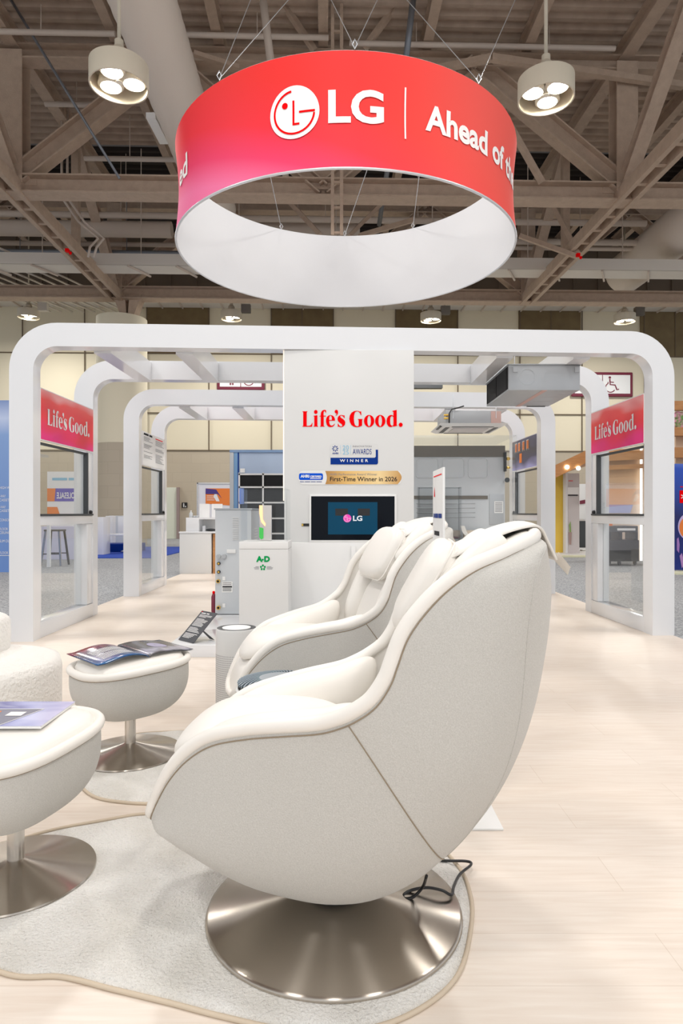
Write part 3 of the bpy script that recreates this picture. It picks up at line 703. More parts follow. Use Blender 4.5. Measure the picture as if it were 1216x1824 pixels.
side_panel(0, 1, 'R', 'front right window panel under a red slogan sign', 'lg')
side_panel(2, 3, 'L', 'rear left window panel under a white text poster', 'text')
side_panel(2, 3, 'R', 'rear right window panel under a dark house picture', 'house')

# ------------------------------------------------------------------ central tower
TY = 5.70
x0, x1 = P(506, 0, TY)[0], P(737, 0, TY)[0]; ztw = 2.518
tw = thing('display_tower', 'tall white central tower wall with slogan, badges and screen', 'tower', ((x0+x1)/2, TY, 0))
loc0 = Vector(tw.location)
def T(mb): mb.v = [tuple(Vector(p)-loc0) for p in mb.v]; return mb
T(MB().box(x0, x1, TY, TY+.5, 0, ztw)).build('tower_body', M['tower'], tw, bevel=.003)
xb = P(519, 0, TY)[0]
T(MB().box(xb, P(742, 0, TY)[0], TY-.03, TY-.001, 0, P(0, 966, TY)[2])).build('tower_plinth', M['whitem'], tw, bevel=.004)
T(MB().box(x0-.012, x0-.001, TY+.02, TY+.05, P(0, 892, TY)[2], ztw)).build('light_strip', mat('warm_strip', (.9, .8, .7), .5, emit=(1, .85, .72), es=.6), tw)
YD = TY-.003
T(decal_px(((lambda vf: ([(x, 760-(y)) for x, y in vf[0]], vf[1]))(serif2d(538.5, 717, 0, 30))), YD)).build('slogan_lettering', M['red'], tw)
# awards badge
def poly_px(pts, Y=YD): v, f = fill2d([pts]); return decal_px((v, f), Y)
T(decal_px(fill2d([rrect(588, 673, 791, 827, 3)]), YD)).build('award_badge', M['tower'], tw)
T(poly_px([(588.5, 815.3), (667, 815.3), (669, 813.5), (669, 801), (673, 801), (673, 825), (671, 827.2), (588.5, 827.2)], YD-.001)).build('award_band', M['navy'], tw)
T(tpx('WINNER', 605, 655.5, 823, 818, YD-.002, .02, spacing=1.7)).build('award_lettering', M['paper'], tw)
T(tpx('AWARDS', 628, 661.5, 809.3, 799.5, YD-.002, .0)).build('award_lettering', M['navy'], tw)
T(tpx('INNOVATION', 628, 661.5, 796.6, 793.6, YD-.002, 0)).build('award_lettering', M['greyink'], tw)
T(tpx('20', 610, 621, 801, 793.3, YD-.002, 0)).build('award_year', M['lblue'], tw); T(tpx('25', 610, 621, 809.5, 802, YD-.002, 0)).build('award_year', M['lblue'], tw)
mb = MB()
for xx in (606.5, 624.5): mb.quad(*[P(a, b, YD-.002) for a, b in ((xx-.25, 793), (xx+.25, 793), (xx+.25, 809), (xx-.25, 809))])
T(mb).build('award_rules', M['lblue'], tw)
mb = MB()
for k in range(8):
    a = 2*PI*k/8; c, s = math.cos(a), math.sin(a); pts = [(596.8+1.8*c, 799-1.8*s), (596.8+4.5*c-1.6*s, 799-4.5*s-1.6*c), (596.8+6.0*c, 799-6.0*s), (596.8+3.5*c+.6*s, 799-3.5*s+.6*c)]
    mb.quad(*[P(x, y, YD-.002) for x, y in pts])
T(mb).build('award_star', M['navy'], tw); T(tpx('AHRI', 591.5, 602.5, 809, 806, YD-.002, .03)).build('award_lettering', M['navy'], tw)
# certified badge and gold ribbon
T(decal_px(fill2d([rrect(532, 715, 838, 863, 8)]), YD)).build('certified_badge', M['whitem'], tw)
T(poly_px(rrect(532.3, 575, 843, 855, 3), YD-.001)).build('certified_pill', mat('badge_blue', (.002, .09, .65), .5, spec=.1), tw)
T(tpx('AHRI', 535, 550.5, 850.8, 845.5, YD-.002, .05)).build('certified_lettering', M['paper'], tw); T(tpx('CERTIFIED', 552, 572.5, 850.8, 847, YD-.002, .04)).build('certified_lettering', M['paper'], tw)
T(tpx('#14', 552, 571.5, 853.3, 851.6, YD-.002, 0)).build('certified_lettering', M['paper'], tw); T(tpx('#6 8 7 8', 534, 573, 859, 857.4, YD-.002, 0)).build('certified_small_print', M['navy'], tw)
gp = [(579, 839)]+[(704+11*math.sin(PI*k/12), 839+24*k/12*1.0) if False else (708+7*math.sin(PI*k/12), 838.5+24*k/12) for k in range(13)]+[(579, 862.5)]+[(579+3*math.sin(PI*k/8), 862.5-23.5*k/8) for k in range(1, 8)]
T(poly_px(gp, YD-.001)).build('gold_ribbon', M['gold'], tw)
T(tpx('First-Time Winner in 2026', 587.5, 707, 857.3, 849.2, YD-.002, .012)).build('ribbon_lettering', M['ink'], tw)
T(tpx('AHRI Performance Award Winner', 587.5, 671.5, 846.8, 842.8, YD-.002, 0)).build('ribbon_lettering', M['greyink'], tw)
# wall screen
scn = thing('wall_screen', 'black display screen in white bezel on the tower front', 'screen', P(627, 923, TY-.03))
l2 = Vector(scn.location)
def T2(mb): mb.v = [tuple(Vector(p)-l2) for p in mb.v]; return mb
ys_ = TY-.03
a = P(550.5, 966.5, ys_); b = P(706.5, 880.5, ys_)
T2(MB().box(a[0], b[0], ys_, TY-.001, a[2], b[2])).build('bezel', M['whitem'], scn, bevel=.006)
a = P(554, 962, ys_-.002); b = P(702.5, 884, ys_-.002)
T2(MB().box(a[0], b[0], ys_-.003, ys_, a[2], b[2])).build('screen_glass', M['screen'], scn)
yq = ys_-.004
T2(poly_px([(584, 894.5), (672, 894.5), (672, 952), (584, 952)], yq)).build('screen_picture', M['screenb'], scn)
mb = poly_px([(597, 906), (619.5, 906), (619.5, 918.5), (597, 918.5)], yq-.0006); m2 = poly_px([(637, 906), (658.5, 906), (658.5, 918.5), (637, 918.5)], yq-.0006); mb.add(m2.v, m2.f)
T2(mb).build('screen_pictures_dark', M['black'], scn)
d_, m_ = emblem(7.2)
fl = lambda vf: ([(618.3+x, 923.3-y) for x, y in vf[0]], vf[1])
T2(decal_px(fl(d_), yq-.0012)).build('screen_emblem', M['magenta'], scn); T2(decal_px(fl(m_), yq-.0018)).build('screen_emblem_lines', M['paper'], scn)
T2(tpx('LG', 628.5, 645, 928, 918.5, yq-.0012, .03)).build('screen_lettering', emis('screen_white', (.9, .92, .95), .9), scn)
o = T2(MB()); 
st = thing('wall_socket', 'tiny dark slot with brass contact left of the screen', 'socket', P(544, 935, TY-.004))
l3 = Vector(st.location); mb = poly_px([(537, 932.5), (551, 932.5), (551, 937.5), (537, 937.5)], TY-.005); mb.v = [tuple(Vector(p)-l3) for p in mb.v]; mb.build('slot', M['black'], st)
mb = poly_px([(537, 933), (540, 933), (540, 937), (537, 937)], TY-.006); mb.v = [tuple(Vector(p)-l3) for p in mb.v]; mb.build('slot_contact', M['brass'], st)
# screen stand post
pz = P(0, 966, TY)[2]; xx = P(629, 0, TY)[0]
tag(MB().box(-.02, .02, -.03, 0, .0, pz-.03).build('screen_post', M['whitem'], loc=(xx, TY-.035, .0), bevel=.003), 'narrow white post below the tower screen', 'post')

# ------------------------------------------------------------------ low platform, pedestal, units
tag(MB().box(-1.32, .55, 4.97, 5.64, 0, .094).build('low_platform', M['white'], bevel=.003), 'low glossy white platform at the foot of the tower', 'platform')
tag(MB().box(-1.27, x0-.02, 5.65, 8.9, 0, .094).build('low_platform', M['white'], bevel=.003), 'rear white platform carrying the two big cooling units', 'platform')
PY = 5.2
pd = thing('display_pedestal', 'white plinth box with green letters beside the tower', 'pedestal', (P(469, 0, PY)[0], PY, .094)); l4 = Vector(pd.location)
def TT(mb, l): mb.v = [tuple(Vector(p)-l) for p in mb.v]; return mb
a = P(425.5, 965, PY); b = P(513, 965, PY)
TT(MB().box(a[0], b[0], PY, PY+.38, .095, a[2]-.06), l4).build('plinth_body', M['tower'], pd, bevel=.003)
TT(MB().box(a[0], b[0], PY, PY+.38, a[2]-.058, a[2]), l4).build('plinth_cap', M['whitem'], pd, bevel=.003)
TT(tpx('A D', 456, 480.5, 1001, 990.5, PY-.003, .06), l4).build('lettering', M['green'], pd)
TT(poly_px(ell(467.8, 997, 1.8, 1.8, 12), PY-.004), l4).build('green_dot', M['green'], pd)
mb = MB()
for k in range(5):
    aa = PI/2+2*PI*k/5; cx, cy = 468+3.6*math.cos(aa), 1011-3.6*math.sin(aa); q = poly_px([(cx-1.7, cy-1.2), (cx, cy-2.2), (cx+1.7, cy-1.2), (cx+1.3, cy+1.6), (cx-1.3, cy+1.6)], PY-.003); mb.add(q.v, q.f)
TT(mb, l4).build('green_star', M['green'], pd)
mb = MB()
for yy, (p0, p1) in zip((1009, 1011, 1013), ((455, 461), (452, 461), (453, 461))): q = poly_px([(p0, yy), (p1, yy), (p1, yy+.8), (p0, yy+.8)], PY-.003); mb.add(q.v, q.f); q = poly_px([(475, yy), (475+(p1-p0)+2, yy), (475+(p1-p0)+2, yy+.8), (475, yy+.8)], PY-.003); mb.add(q.v, q.f)
TT(mb, l4).build('small_print', M['greyink'], pd)
def acrylic_case(x0, x1, y0, y1, z0, z1, label, t=.006):
    o = thing('acrylic_case', label, 'display case', ((x0+x1)/2, y0, z0)); l = Vector(o.location)
    for bx_ in ((x0, x1, y0, y0+t, z0, z1), (x0, x1, y1-t, y1, z0, z1), (x0, x0+t, y0+t, y1-t, z0, z1), (x1-t, x1, y0+t, y1-t, z0, z1), (x0+t, x1-t, y0+t, y1-t, z1-t, z1)):
        TT(MB().box(*bx_), l).build('acrylic_panel', M['acry'], o)
    return o
zt_ = P(0, 870, PY)[2]
acrylic_case(a[0]+.01, b[0]-.01, PY+.01, PY+.36, a[2]+.001, zt_, 'clear acrylic case on the plinth with green letters')
aw = thing('award_block', 'clear glass award block with green tape inside the acrylic case', 'award', P(472, 962, PY+.16)); l5 = Vector(aw.location); aw.location.z = a[2]+.002; l5 = Vector(aw.location)
pa, pb = P(462, 0, PY+.16), P(483, 900, PY+.16)
TT(MB().box(pa[0], pb[0], PY+.16, PY+.21, a[2]+.002, pb[2]), l5).build('glass_block', mat('award_glass', (.62, .58, .56), .1, coat=.4), aw, bevel=.004)
mb = poly_px([(461.5, 939), (469, 941), (469, 959), (465, 961), (461.5, 957)], PY+.157); TT(mb, l5).build('green_tape', M['tape'], aw)
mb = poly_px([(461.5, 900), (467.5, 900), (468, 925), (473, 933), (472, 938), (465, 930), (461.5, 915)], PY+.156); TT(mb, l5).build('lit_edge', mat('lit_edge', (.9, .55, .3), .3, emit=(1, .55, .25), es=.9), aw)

# grey water source cabinet
CY = 6.44; ca = P(383, 0, CY)[0]; cb = P(424, 0, CY)[0]; cz = P(0, 908, CY)[2]
cu = thing('heat_pump_cabinet', 'tall slim grey heat pump cabinet with pipe ports, left of plinth', 'heat pump', ((ca+cb)/2, CY, .094)); l6 = Vector(cu.location)
cb2 = cb+.13
TT(MB().box(ca, cb2, CY, CY+.9, .10, cz), l6).build('cabinet_body', M['greyunit'], cu, bevel=.006)
TT(MB().box(ca-.01, cb2+.01, CY-.01, CY+.91, cz, cz+.015), l6).build('cabinet_lid', M['greymetal'], cu)
mb = MB()
for k in range(13): yy = 922+k*3.2; q = MB().bar(P(414, yy, CY-.004), P(425, yy, CY-.004), .012, .006); mb.add(q.v, q.f)
TT(mb, l6).build('louvre_slots', M['whitem'], cu)
mb = MB()
for k in range(9): mb.box(cb2-.001, cb2+.004, CY+.2, CY+.45, .93-k*.028, .94-k*.028)
TT(mb, l6).build('side_louvres', M['whitem'], cu)
TT(MB().box(*[P(404, 0, CY)[0], P(420, 0, CY)[0], CY-.012, CY, P(0, 985.5, CY)[2], P(0, 978.5, CY)[2]]), l6).build('recessed_handle', M['whitem'], cu, bevel=.003)
for i, (px, py, r, m) in enumerate(((389.5, 991, 4, 'greymetal'), (399.5, 991, 4, 'greymetal'), (390, 1003.5, 3, 'black'), (390, 1018.5, 3, 'black'), (389, 1035, 3.5, 'brass'), (389.5, 1082, 3.6, 'brass'))):
    c = P(px, py, CY-.0); rr = r*CY/FP
    md = MB().tube([(c[0], CY, c[2]), (c[0], CY-.03, c[2])], rr, 16); TT(md, l6); pp = md.build('pipe_port', M[m], cu, smooth=True, angle=.7)
    mi = MB().tube([(c[0], CY-.029, c[2]), (c[0], CY-.032, c[2])], rr*.6, 12); TT(mi, l6); mi.build('port_opening', M['blackm'] if i > 3 else M['brass'] if i > 1 else M['greymetal'], pp)
for (p0, p1, q0, q1) in ((396, 401, 1027, 1034), (395, 414, 1036, 1055), (396, 401, 1075, 1082)):
    TT(poly_px([(p0, q0), (p1, q0), (p1, q1), (p0, q1)], CY-.003), l6).build('label_sticker', M['paper'], cu)
mb = MB()
for yy in (1038, 1041, 1048, 1050, 1052): q = poly_px([(396.5, yy), (412, yy), (412, yy+.7), (396.5, yy+.7)], CY-.005); mb.add(q.v, q.f)
q = poly_px([(396, 1044), (413, 1044), (413, 1046.5), (396, 1046.5)], CY-.005); mb.add(q.v, q.f); TT(mb, l6).build('label_print', M['ink'], cu)
o = thing('red_filter_housing', 'small dark red canister left of the grey cabinet foot', 'canister', P(380.5, 1092, 6.5)); o.location.z = .094
MB().lathe([(.02, 0), (.024, .03), (.024, .17), (.012, .2)], 20).build('canister_body', M['maroon'], o, smooth=True)
MB().lathe([(.012, .2), (.014, .215), (.01, .225)], 16).build('canister_cap', M['red'], o, smooth=True)

# blue-grey outdoor unit left of tower
VY = 8.1; va = P(409, 0, VY)[0]; vb = va+1.24; vz = P(0, 803, VY)[2]
ou = thing('outdoor_cooling_unit', 'tall blue-grey outdoor cooling unit with dark grilles, left of tower', 'cooling unit', ((va+vb)/2, VY, .094)); l7 = Vector(ou.location)
TT(MB().box(va+.11, vb, VY+.01, VY+.76, .12, vz-.02), l7).build('unit_body', M['blueunit'], ou, bevel=.004)
TT(MB().box(va, vb+.02, VY-.01, VY+.78, vz-.02, vz+.012), l7).build('unit_top', mat('unit_top', (.22, .34, .55), .4), ou)
TT(MB().box(va, va+.05, VY-.005, VY+.2, .1, vz-.02), l7).build('corner_post', M['greymetal'], ou, bevel=.003)
TT(MB().box(va+.05, va+.10, VY-.002, VY+.2, .1, vz-.02), l7).build('corner_post', mat('post_blue', (.16, .32, .55), .35), ou, bevel=.003)
TT(MB().box(va+.1, va+.112, VY-.004, VY+.2, .1, vz-.02), l7).build('post_gap', M['navy'], ou)
for i, (p0, p1) in enumerate(((427.5, 467), (470, 506))):
    for (q0, q1) in ((843.5, 866.5), (869.5, 894), (897, 922), (925, 949), (952, 976), (979, 1003), (1006, 1030), (1033, 1057)):
        A_ = P(p0, q1, VY); B_ = P(p1, q0, VY); pz_ = TT(MB().box(A_[0], B_[0], VY-.002, VY+.012, A_[2], B_[2]), l7).build('grille_opening', M['blackm'], ou)
mb = MB(); 
for q0 in (843.5, 866.5, 894, 922, 949, 976, 1003, 1030, 1055): q = MB().bar(P(425, q0+1.3, VY-.006), P(508, q0+1.3, VY-.006), .02, .02); mb.add(q.v, q.f)
q = MB().bar(P(468.4, 842, VY-.006), P(468.4, 1056, VY-.006), .02, .02); mb.add(q.v, q.f); q = MB().bar(P(426, 842, VY-.006), P(426, 1056, VY-.006), .02, .02); mb.add(q.v, q.f)
TT(mb, l7).build('guard_bars', M['whitem'], ou)
mb = MB()
for k in range(56): z = P(0, 846+k*3.6, VY)[2]; mb.box(P(428, 0, VY)[0], P(506, 0, VY)[0], VY-.0035, VY-.002, z, z+.003)
TT(mb, l7).build('fins', M['blackm'], ou)
TT(poly_px([(427.5, 834.5), (436, 834.5), (436, 842), (427.5, 842)], VY-.004), l7).build('label_sticker', M['paper'], ou)
TT(MB().box(P(427, 0, VY)[0], P(435, 0, VY)[0], VY-.04, VY-.01, P(0, 898, VY)[2], P(0, 870, VY)[2]), l7).build('control_box', mat('ctrl_blue', (.18, .30, .75), .4), ou, bevel=.004)

# grey unit behind acrylic right of the tower
UY = 7.4; ua, ub = P(700, 0, UY)[0], P(899, 0, UY)[0]; uz = P(0, 794, UY)[2]; uzb = P(0, 985, UY)[2]
pe = tag(MB().box(ua, P(915, 0, UY)[0], UY-.02, UY+.8, 0, uzb).build('display_plinth', M['tower'], bevel=.004), 'white plinth under the grey unit right of tower', 'pedestal')
un = thing('indoor_air_handler', 'wide grey air handler with embossed panels right of the tower', 'cooling unit', ((ua+ub)/2, UY, uzb)); l8 = Vector(un.location)
TT(MB().box(ua, ub, UY, UY+.6, uzb+.15, uz), l8).build('unit_body', M['greyunit'], un, bevel=.004)
TT(MB().box(ua, ub, UY-.012, UY-.001, P(0, 814, UY)[2], uz), l8).build('top_band', mat('band_brown', (.13, .115, .09), .4), un)
TT(MB().box(ua, P(868, 0, UY)[0], UY-.012, UY-.001, P(0, 889, UY)[2], P(0, 883, UY)[2]), l8).build('middle_band', mat('band_brown', (.16, .14, .11), .4), un)
def loop_px(x0, x1, y0, y1, r, Y, w=.006):
    return MB().tube([P(x, y, Y) for x, y in rrect(x0, x1, y0, y1, r)], w, 6, closed=True)
for (a0, a1, b0, b1) in ((741, 780, 817, 851), (788, 826, 817, 851), (834, 868, 817, 851)): TT(loop_px(a0, a1, b0, b1, 5, UY-.002), l8).build('embossed_panel', M['greyunit'], un, smooth=True)
for yy in (897, 905, 913, 921): TT(MB().tube([P(741, yy, UY-.002), P(846, yy, UY-.002)], .005, 6), l8).build('embossed_rib', M['greyunit'], un, smooth=True)
TT(MB().box(P(871, 0, UY)[0], P(897, 0, UY)[0], UY-.008, UY, P(0, 935, UY)[2], P(0, 880, UY)[2]), l8).build('service_cover', M['greymetal'], un, bevel=.003)
TT(poly_px([(880, 893), (896, 893), (896, 914), (880, 914)], UY-.01), l8).build('rating_label', M['paper'], un)
mb = MB()
for k in range(7): q = poly_px([(881.5, 895+k*2.6), (894.5, 895+k*2.6), (894.5, 896+k*2.6), (881.5, 896+k*2.6)], UY-.012); mb.add(q.v, q.f)
TT(mb, l8).build('label_print', M['greyink'], un)
TT(MB().box(P(896, 0, UY)[0], P(900, 0, UY)[0], UY-.05, UY-.01, P(0, 840, UY)[2], P(0, 806, UY)[2]), l8).build('valve_bracket', M['black'], un, bevel=.002)
for yy, r in ((817, .016), (833, .012)):
    q = TT(MB().tube([P(899, yy, UY-.03), P(903, yy, UY-.03), P(904, yy, UY-.03), P(908, yy, UY-.03)], [r*.7, r, r*1.3, r*.8], 12), l8); q.build('brass_valve', M['brass'], un, smooth=True)
q = TT(MB().tube([P(903, 855, UY-.02), P(903, 855, UY-.06)], .028, 14), l8); q.build('cable_gland', M['dark'], un, smooth=True, angle=.7)
TT(MB().box(ua, P(866, 0, UY)[0], UY-.2, UY, P(0, 963, UY)[2], P(0, 959, UY)[2]), l8).build('lower_shelf', M['greymetal'], un)
TT(MB().box(ua, ub, UY-.01, UY+.55, uzb, uzb+.15), l8).build('unit_base', M['whitem'], un)
zs_ = P(0, 958.5, UY)[2]
for k, (p0, p1, lb) in enumerate(((788, 818, 'left beige insulated roll on the shelf of the grey unit'), (826, 865, 'right beige insulated roll on the shelf of the grey unit'))):
    rl = thing('insulation_roll', lb, 'roll', (P((p0+p1)/2, 0, UY-.1)[0], UY-.1, zs_+.002)); hw = (p1-p0)/2*UY/FP
    q = MB().tube([(-hw, 0, .045), (hw, 0, .045)], .045, 20); q.build('roll_body', mat('beige_roll', (.62, .52, .42), .7), rl, smooth=True, angle=.7)
    q = MB().tube([(-hw*.95, -.03, .008), (hw*.8, -.03, .008)], .01, 8); q.build('red_edge', M['maroon'], rl)
    if k: MB().grid(lambda a, b: (-hw+.02-.07*a+.05*b, -.05+.0*b, .03+.11*a*a), 6, 1).build('loose_end', M['leather'], rl, smooth=True)
tag(MB().prism([(768, 926), (774, 919), (774, 927)], UY-.15, UY-.13, lambda x, y, h: P(x, y, h)).build('green_tape_tab', M['tape'], merge=False), 'green tape tab left of the slim sign', 'tape')
acrylic_case(P(725, 0, 7.1)[0], P(921, 0, 7.1)[0], 7.1, 8.1, P(0, 1003, 7.1)[2], P(0, 775, 7.1)[2], 'tall clear acrylic case round the grey unit')
acrylic_case(P(745, 0, 6.95)[0], P(821, 0, 6.95)[0], 6.92, 7.08, P(0, 1000, 6.95)[2], P(0, 868, 6.95)[2], 'narrow clear acrylic guard in front of the grey unit')

# hanging ducted unit
du = thing('ducted_fan_unit', 'galvanised box ducted unit hanging under the front roof slats', 'air conditioner', (1.92, 6.2, 2.26))
X0, X1, Y1, Z1 = -.335, .34, .95, .24
MB().box(X0, X1, 0, Y1, 0, Z1).build('unit_casing', M['greymetal'], du, bevel=.003)
MB().box(X0-.006, X0-.001, .03, Y1-.04, .018, Z1-.012).build('outlet_opening', M['blackm'], du)
for yy in (.06, .47, .88): MB().box(X0-.010, X0-.005, yy, yy+.006, .02, Z1-.015).build('outlet_bar', M['blackm'], du)
MB().box(X0-.012, X1+.012, -.012, Y1+.01, Z1, Z1+.008).build('top_flange', M['greymetal'], du)
MB().tube([(.0-.16+.075*math.cos(2*PI*k/28), -.002, .125+.075*math.sin(2*PI*k/28)) for k in range(28)], .0015, 5, closed=True).build('knockout_ring', M['greyunit'], du)
MB().box(-.02, .03, .0, Y1, -.003, 0).build('underside_seam', M['pinkfoam'], du)
for k in range(3): MB().box(.08, .30, .14+k*.24, .145+k*.24, -.002, 0).build('underside_rib', M['greyunit'], du)
MB().box(.1, .3, Y1-.02, Y1, -.006, 0).build('drain_slot', M['black'], du)
for (hx, hy) in ((X0+.06, .02), (X1-.03, .02), (X0+.06, Y1-.05), (X1-.03, Y1-.05)):
    r = MB().tube([(hx, hy, Z1), (hx, hy, Z1+.24-(.0 if hy < .5 else .06))], .005, 8).build('threaded_rod', M['chrome'], du)
    MB().box(hx-.022, hx+.022, hy-.03, hy+.01, Z1-.07, Z1-.02).build('hanger_bracket', M['greymetal'], r)
# cassette unit
ca_ = thing('ceiling_cassette_unit', 'four-way ceiling cassette unit hanging behind the ducted box', 'air conditioner', (1.63, 8.0, 2.165))
MB().box(-.34, .34, .1, .8, .03, .20).build('cassette_body', M['greymetal'], ca_, bevel=.003)
MB().box(.22, .345, .095, .8, .04, .19).build('side_insulation', M['pinkfoam'], ca_)
q = MB(); q.add([(-.42, 0, .03), (.42, 0, .03), (.42, .9, .03), (-.42, .9, .03), (-.36, .06, 0), (.36, .06, 0), (.36, .84, 0), (-.36, .84, 0)], [(0, 1, 2, 3), (7, 6, 5, 4), (0, 4, 5, 1), (1, 5, 6, 2), (2, 6, 7, 3), (3, 7, 4, 0)])
q.build('fascia_panel', M['whitem'], ca_)
MB().box(-.22, .22, .24, .66, -.008, -.001).build('intake_grille', mat('intake', (.62, .60, .60), .6), ca_)
for b_ in ((-.26, .26, .10, .15), (-.26, .26, .75, .80), (-.33, -.28, .18, .72), (.28, .33, .18, .72)): MB().box(b_[0], b_[1], b_[2], b_[3], -.004, -.001).build('air_vane', M['black'], ca_)
MB().box(-.405, -.355, .15, .5, .008, .018).build('side_vent', M['black'], ca_)
for yy in (.12, .08): MB().tube([(-.36, .09, yy+.02), (-.31, .07, yy+.02)], [.014, .01], 10).build('brass_valve', M['brass'], ca_)
MB().tube([(-.30, .08, .04), (-.30, .07, .16), (-.27, .07, .21), (-.2, .07, .225), (-.12, .07, .25)], .008, 8).build('black_cable', M['black'], ca_)
for hx in (-.25, .28):
    MB().tube([(hx, .09, .1), (hx, .09, .40)], .004, 6).build('threaded_rod', M['chrome'], ca_)
# ------------------------------------------------------------------ signs on the floor
sgn = thing('info_card', 'dark grey info card leaning on the low platform', 'sign', (-1.285, 5.16, .094)); lc = Vector(sgn.location)
wv, hv = Vector((.150, -.145, 0)), Vector((.154, .154, .204)); nv = wv.cross(hv).normalized()*.003
def CF(u, v, k=0): p = wv*u+hv*v+nv*k+Vector((0, 0, .004)); return tuple(p)
MB().add([CF(0, 0, -1), CF(1, 0, -1), CF(1, 1, -1), CF(0, 1, -1), CF(0, 0, 1), CF(1, 0, 1), CF(1, 1, 1), CF(0, 1, 1)], [(0, 1, 2, 3), (7, 6, 5, 4), (0, 4, 5, 1), (1, 5, 6, 2), (2, 6, 7, 3), (3, 7, 4, 0)]).build('card_panel', mat('card_grey', (.07, .075, .085), .5), sgn)
sd = 1.6
mb = MB(); rnd = random.Random(2)
for k in range(24):
    if k in (3, 12, 18): continue
    v = .86-k*.033; u1 = .1+rnd.uniform(.45, .8); mb.quad(CF(.1, v, sd), CF(u1, v, sd), CF(u1, v+.014, sd), CF(.1, v+.014, sd))
mb.build('card_text_lines', M['paper'], sgn)
lay(fit_text('#5 3', .1, .62, .90, .945, .02), lambda u, v: CF(u, v, sd)).build('card_heading', M['paper'], sgn)
MB().quad(CF(.06, .95, sd), CF(.12, .95, sd), CF(.12, .975, sd), CF(.06, .975, sd)).build('red_mark', M['red'], sgn)
p0 = hv*.5+wv*.5
MB().add([tuple(p0-nv), tuple(Vector((.24, .03, .003))), tuple(Vector((.29, -.02, .003))), tuple(p0-nv+wv*.15)], [(0, 1, 2, 3)]).build('easel_back', M['black'], sgn)

ss = thing('slim_floor_sign', 'thin white floor sign on white base plate behind front chair', 'sign', (.36, 2.42, 0)); 
MB().box(-.10, .20, -.16, .03, 0, .008).build('base_plate', M['paper'], ss, bevel=.002)
MB().box(-.004, .004, -.12, .13, .0, 1.26).build('sign_panel', M['paper'], ss, bevel=.001)
# sheared top like the photograph: text on the face towards the chairs
def SF(u, v): return (-.0055, .12-u, v)
mb = MB(); mb.quad(SF(.02, 1.235), SF(.22, 1.235), SF(.22, 1.239), SF(.02, 1.239)); mb.build('red_rule', M['red'], ss)
mb = MB(); mb.quad(SF(.03, 1.16), SF(.055, 1.16), SF(.042, 1.20)); mb.build('red_emblem', M['red'], ss)
lay(fit_text('#2 6 6', .02, .22, 1.075, 1.10, .01), SF).build('sign_heading', M['navy'], ss)
lay(fit_text('#8', .04, .16, 1.01, 1.035, .01), SF).build('sign_heading', M['ink'], ss)
mb = MB(); rnd = random.Random(8)
for k in range(44):
    z = .93-k*.009; 
    if k % 9 == 8: continue
    mb.quad(SF(.03, z), SF(.03+rnd.uniform(.06, .18), z), SF(.03+.14, z+.004), SF(.03, z+.004))
mb.build('sign_text_lines', M['greyink'], ss)

# ------------------------------------------------------------------ massage chairs
RIM = [(0.484, 0.271, 0.0), (0.472, 0.283, 0.12), (0.446, 0.341, 0.15), (0.404, 0.415, 0.175), (0.351, 0.478, 0.195), (0.283, 0.526, 0.215), (0.19, 0.555, 0.24), (0.099, 0.575, 0.27), (0.013, 0.591, 0.295), (-0.037, 0.608, 0.312), (-0.081, 0.631, 0.326), (-0.124, 0.664, 0.332), (-0.155, 0.71, 0.332), (-0.17, 0.749, 0.33), (-0.193, 0.809, 0.325), (-0.231, 0.862, 0.315), (-0.285, 0.915, 0.3), (-0.348, 0.956, 0.28), (-0.422, 0.985, 0.245), (-0.504, 1.02, 0.18), (-0.524, 1.032, 0.0)]
KEEL = [(0.479, 0.259), (0.415, 0.258), (0.340, 0.208), (0.264, 0.152), (0.179, 0.108), (0.084, 0.085), (-0.015, 0.078), (-0.116, 0.095), (-0.213, 0.143), (-0.3, 0.216), (-0.379, 0.304), (-0.444, 0.404), (-0.493, 0.511), (-0.527, 0.62), (-0.548, 0.73), (-0.558, 0.81), (-0.562, 0.88), (-0.558, 0.94), (-0.55, 0.98), (-0.538, 1.01), (-0.529, 1.028)]
INNER = [(.480, .275), (.462, .34), (.435, .40), (.38, .445), (.31, .465), (.22, .465), (.13, .455), (.05, .44), (-.02, .43), (-.09, .425), (-.15, .44), (-.20, .48), (-.24, .53), (-.265, .59), (-.30, .67), (-.335, .75), (-.375, .83), (-.42, .90), (-.465, .955), (-.50, 1.0), (-.522, 1.03)]
def crom(Pt, t):
    n = len(Pt)-1; x = max(0, min(t*n, n-1e-9)); i = int(x); u = x-i
    g = lambda k: Pt[k] if 0 <= k <= n else tuple((2*a-b) for a, b in zip(Pt[0 if k < 0 else n], Pt[1 if k < 0 else n-1]))
    a, b, c, d = g(i-1), g(i), g(i+1), g(i+2)
    return tuple(.5*((2*q)+(r-p)*u+(2*p-5*q+4*r-s)*u*u+(3*q-p-3*r+s)*u**3) for p, q, r, s in zip(a, b, c, d))
def interp(x, xs, ys):
    for i in range(len(xs)-1):
        if x <= xs[i+1]: return ys[i]+(ys[i+1]-ys[i])*(x-xs[i])/(xs[i+1]-xs[i])
    return ys[-1]
def shell_pt(t, th, sg=1, off=0):
    r = crom(RIM, t); k = crom(KEEL, t); e = interp(t, (0, .1, .3, .5, .7, .85, 1), (.05, .075, .07, .035, .03, .04, .05))
    a = math.sin(th)**(2/2.4); b = max(0, math.cos(th))**(2/2.4)
    y = max(0, r[2])*b+e*math.sin(2*th)+off*math.cos(th)
    return (r[0]+(k[0]-r[0])*a, sg*y, r[1]+(k[1]-r[1])*a-off*math.sin(th))
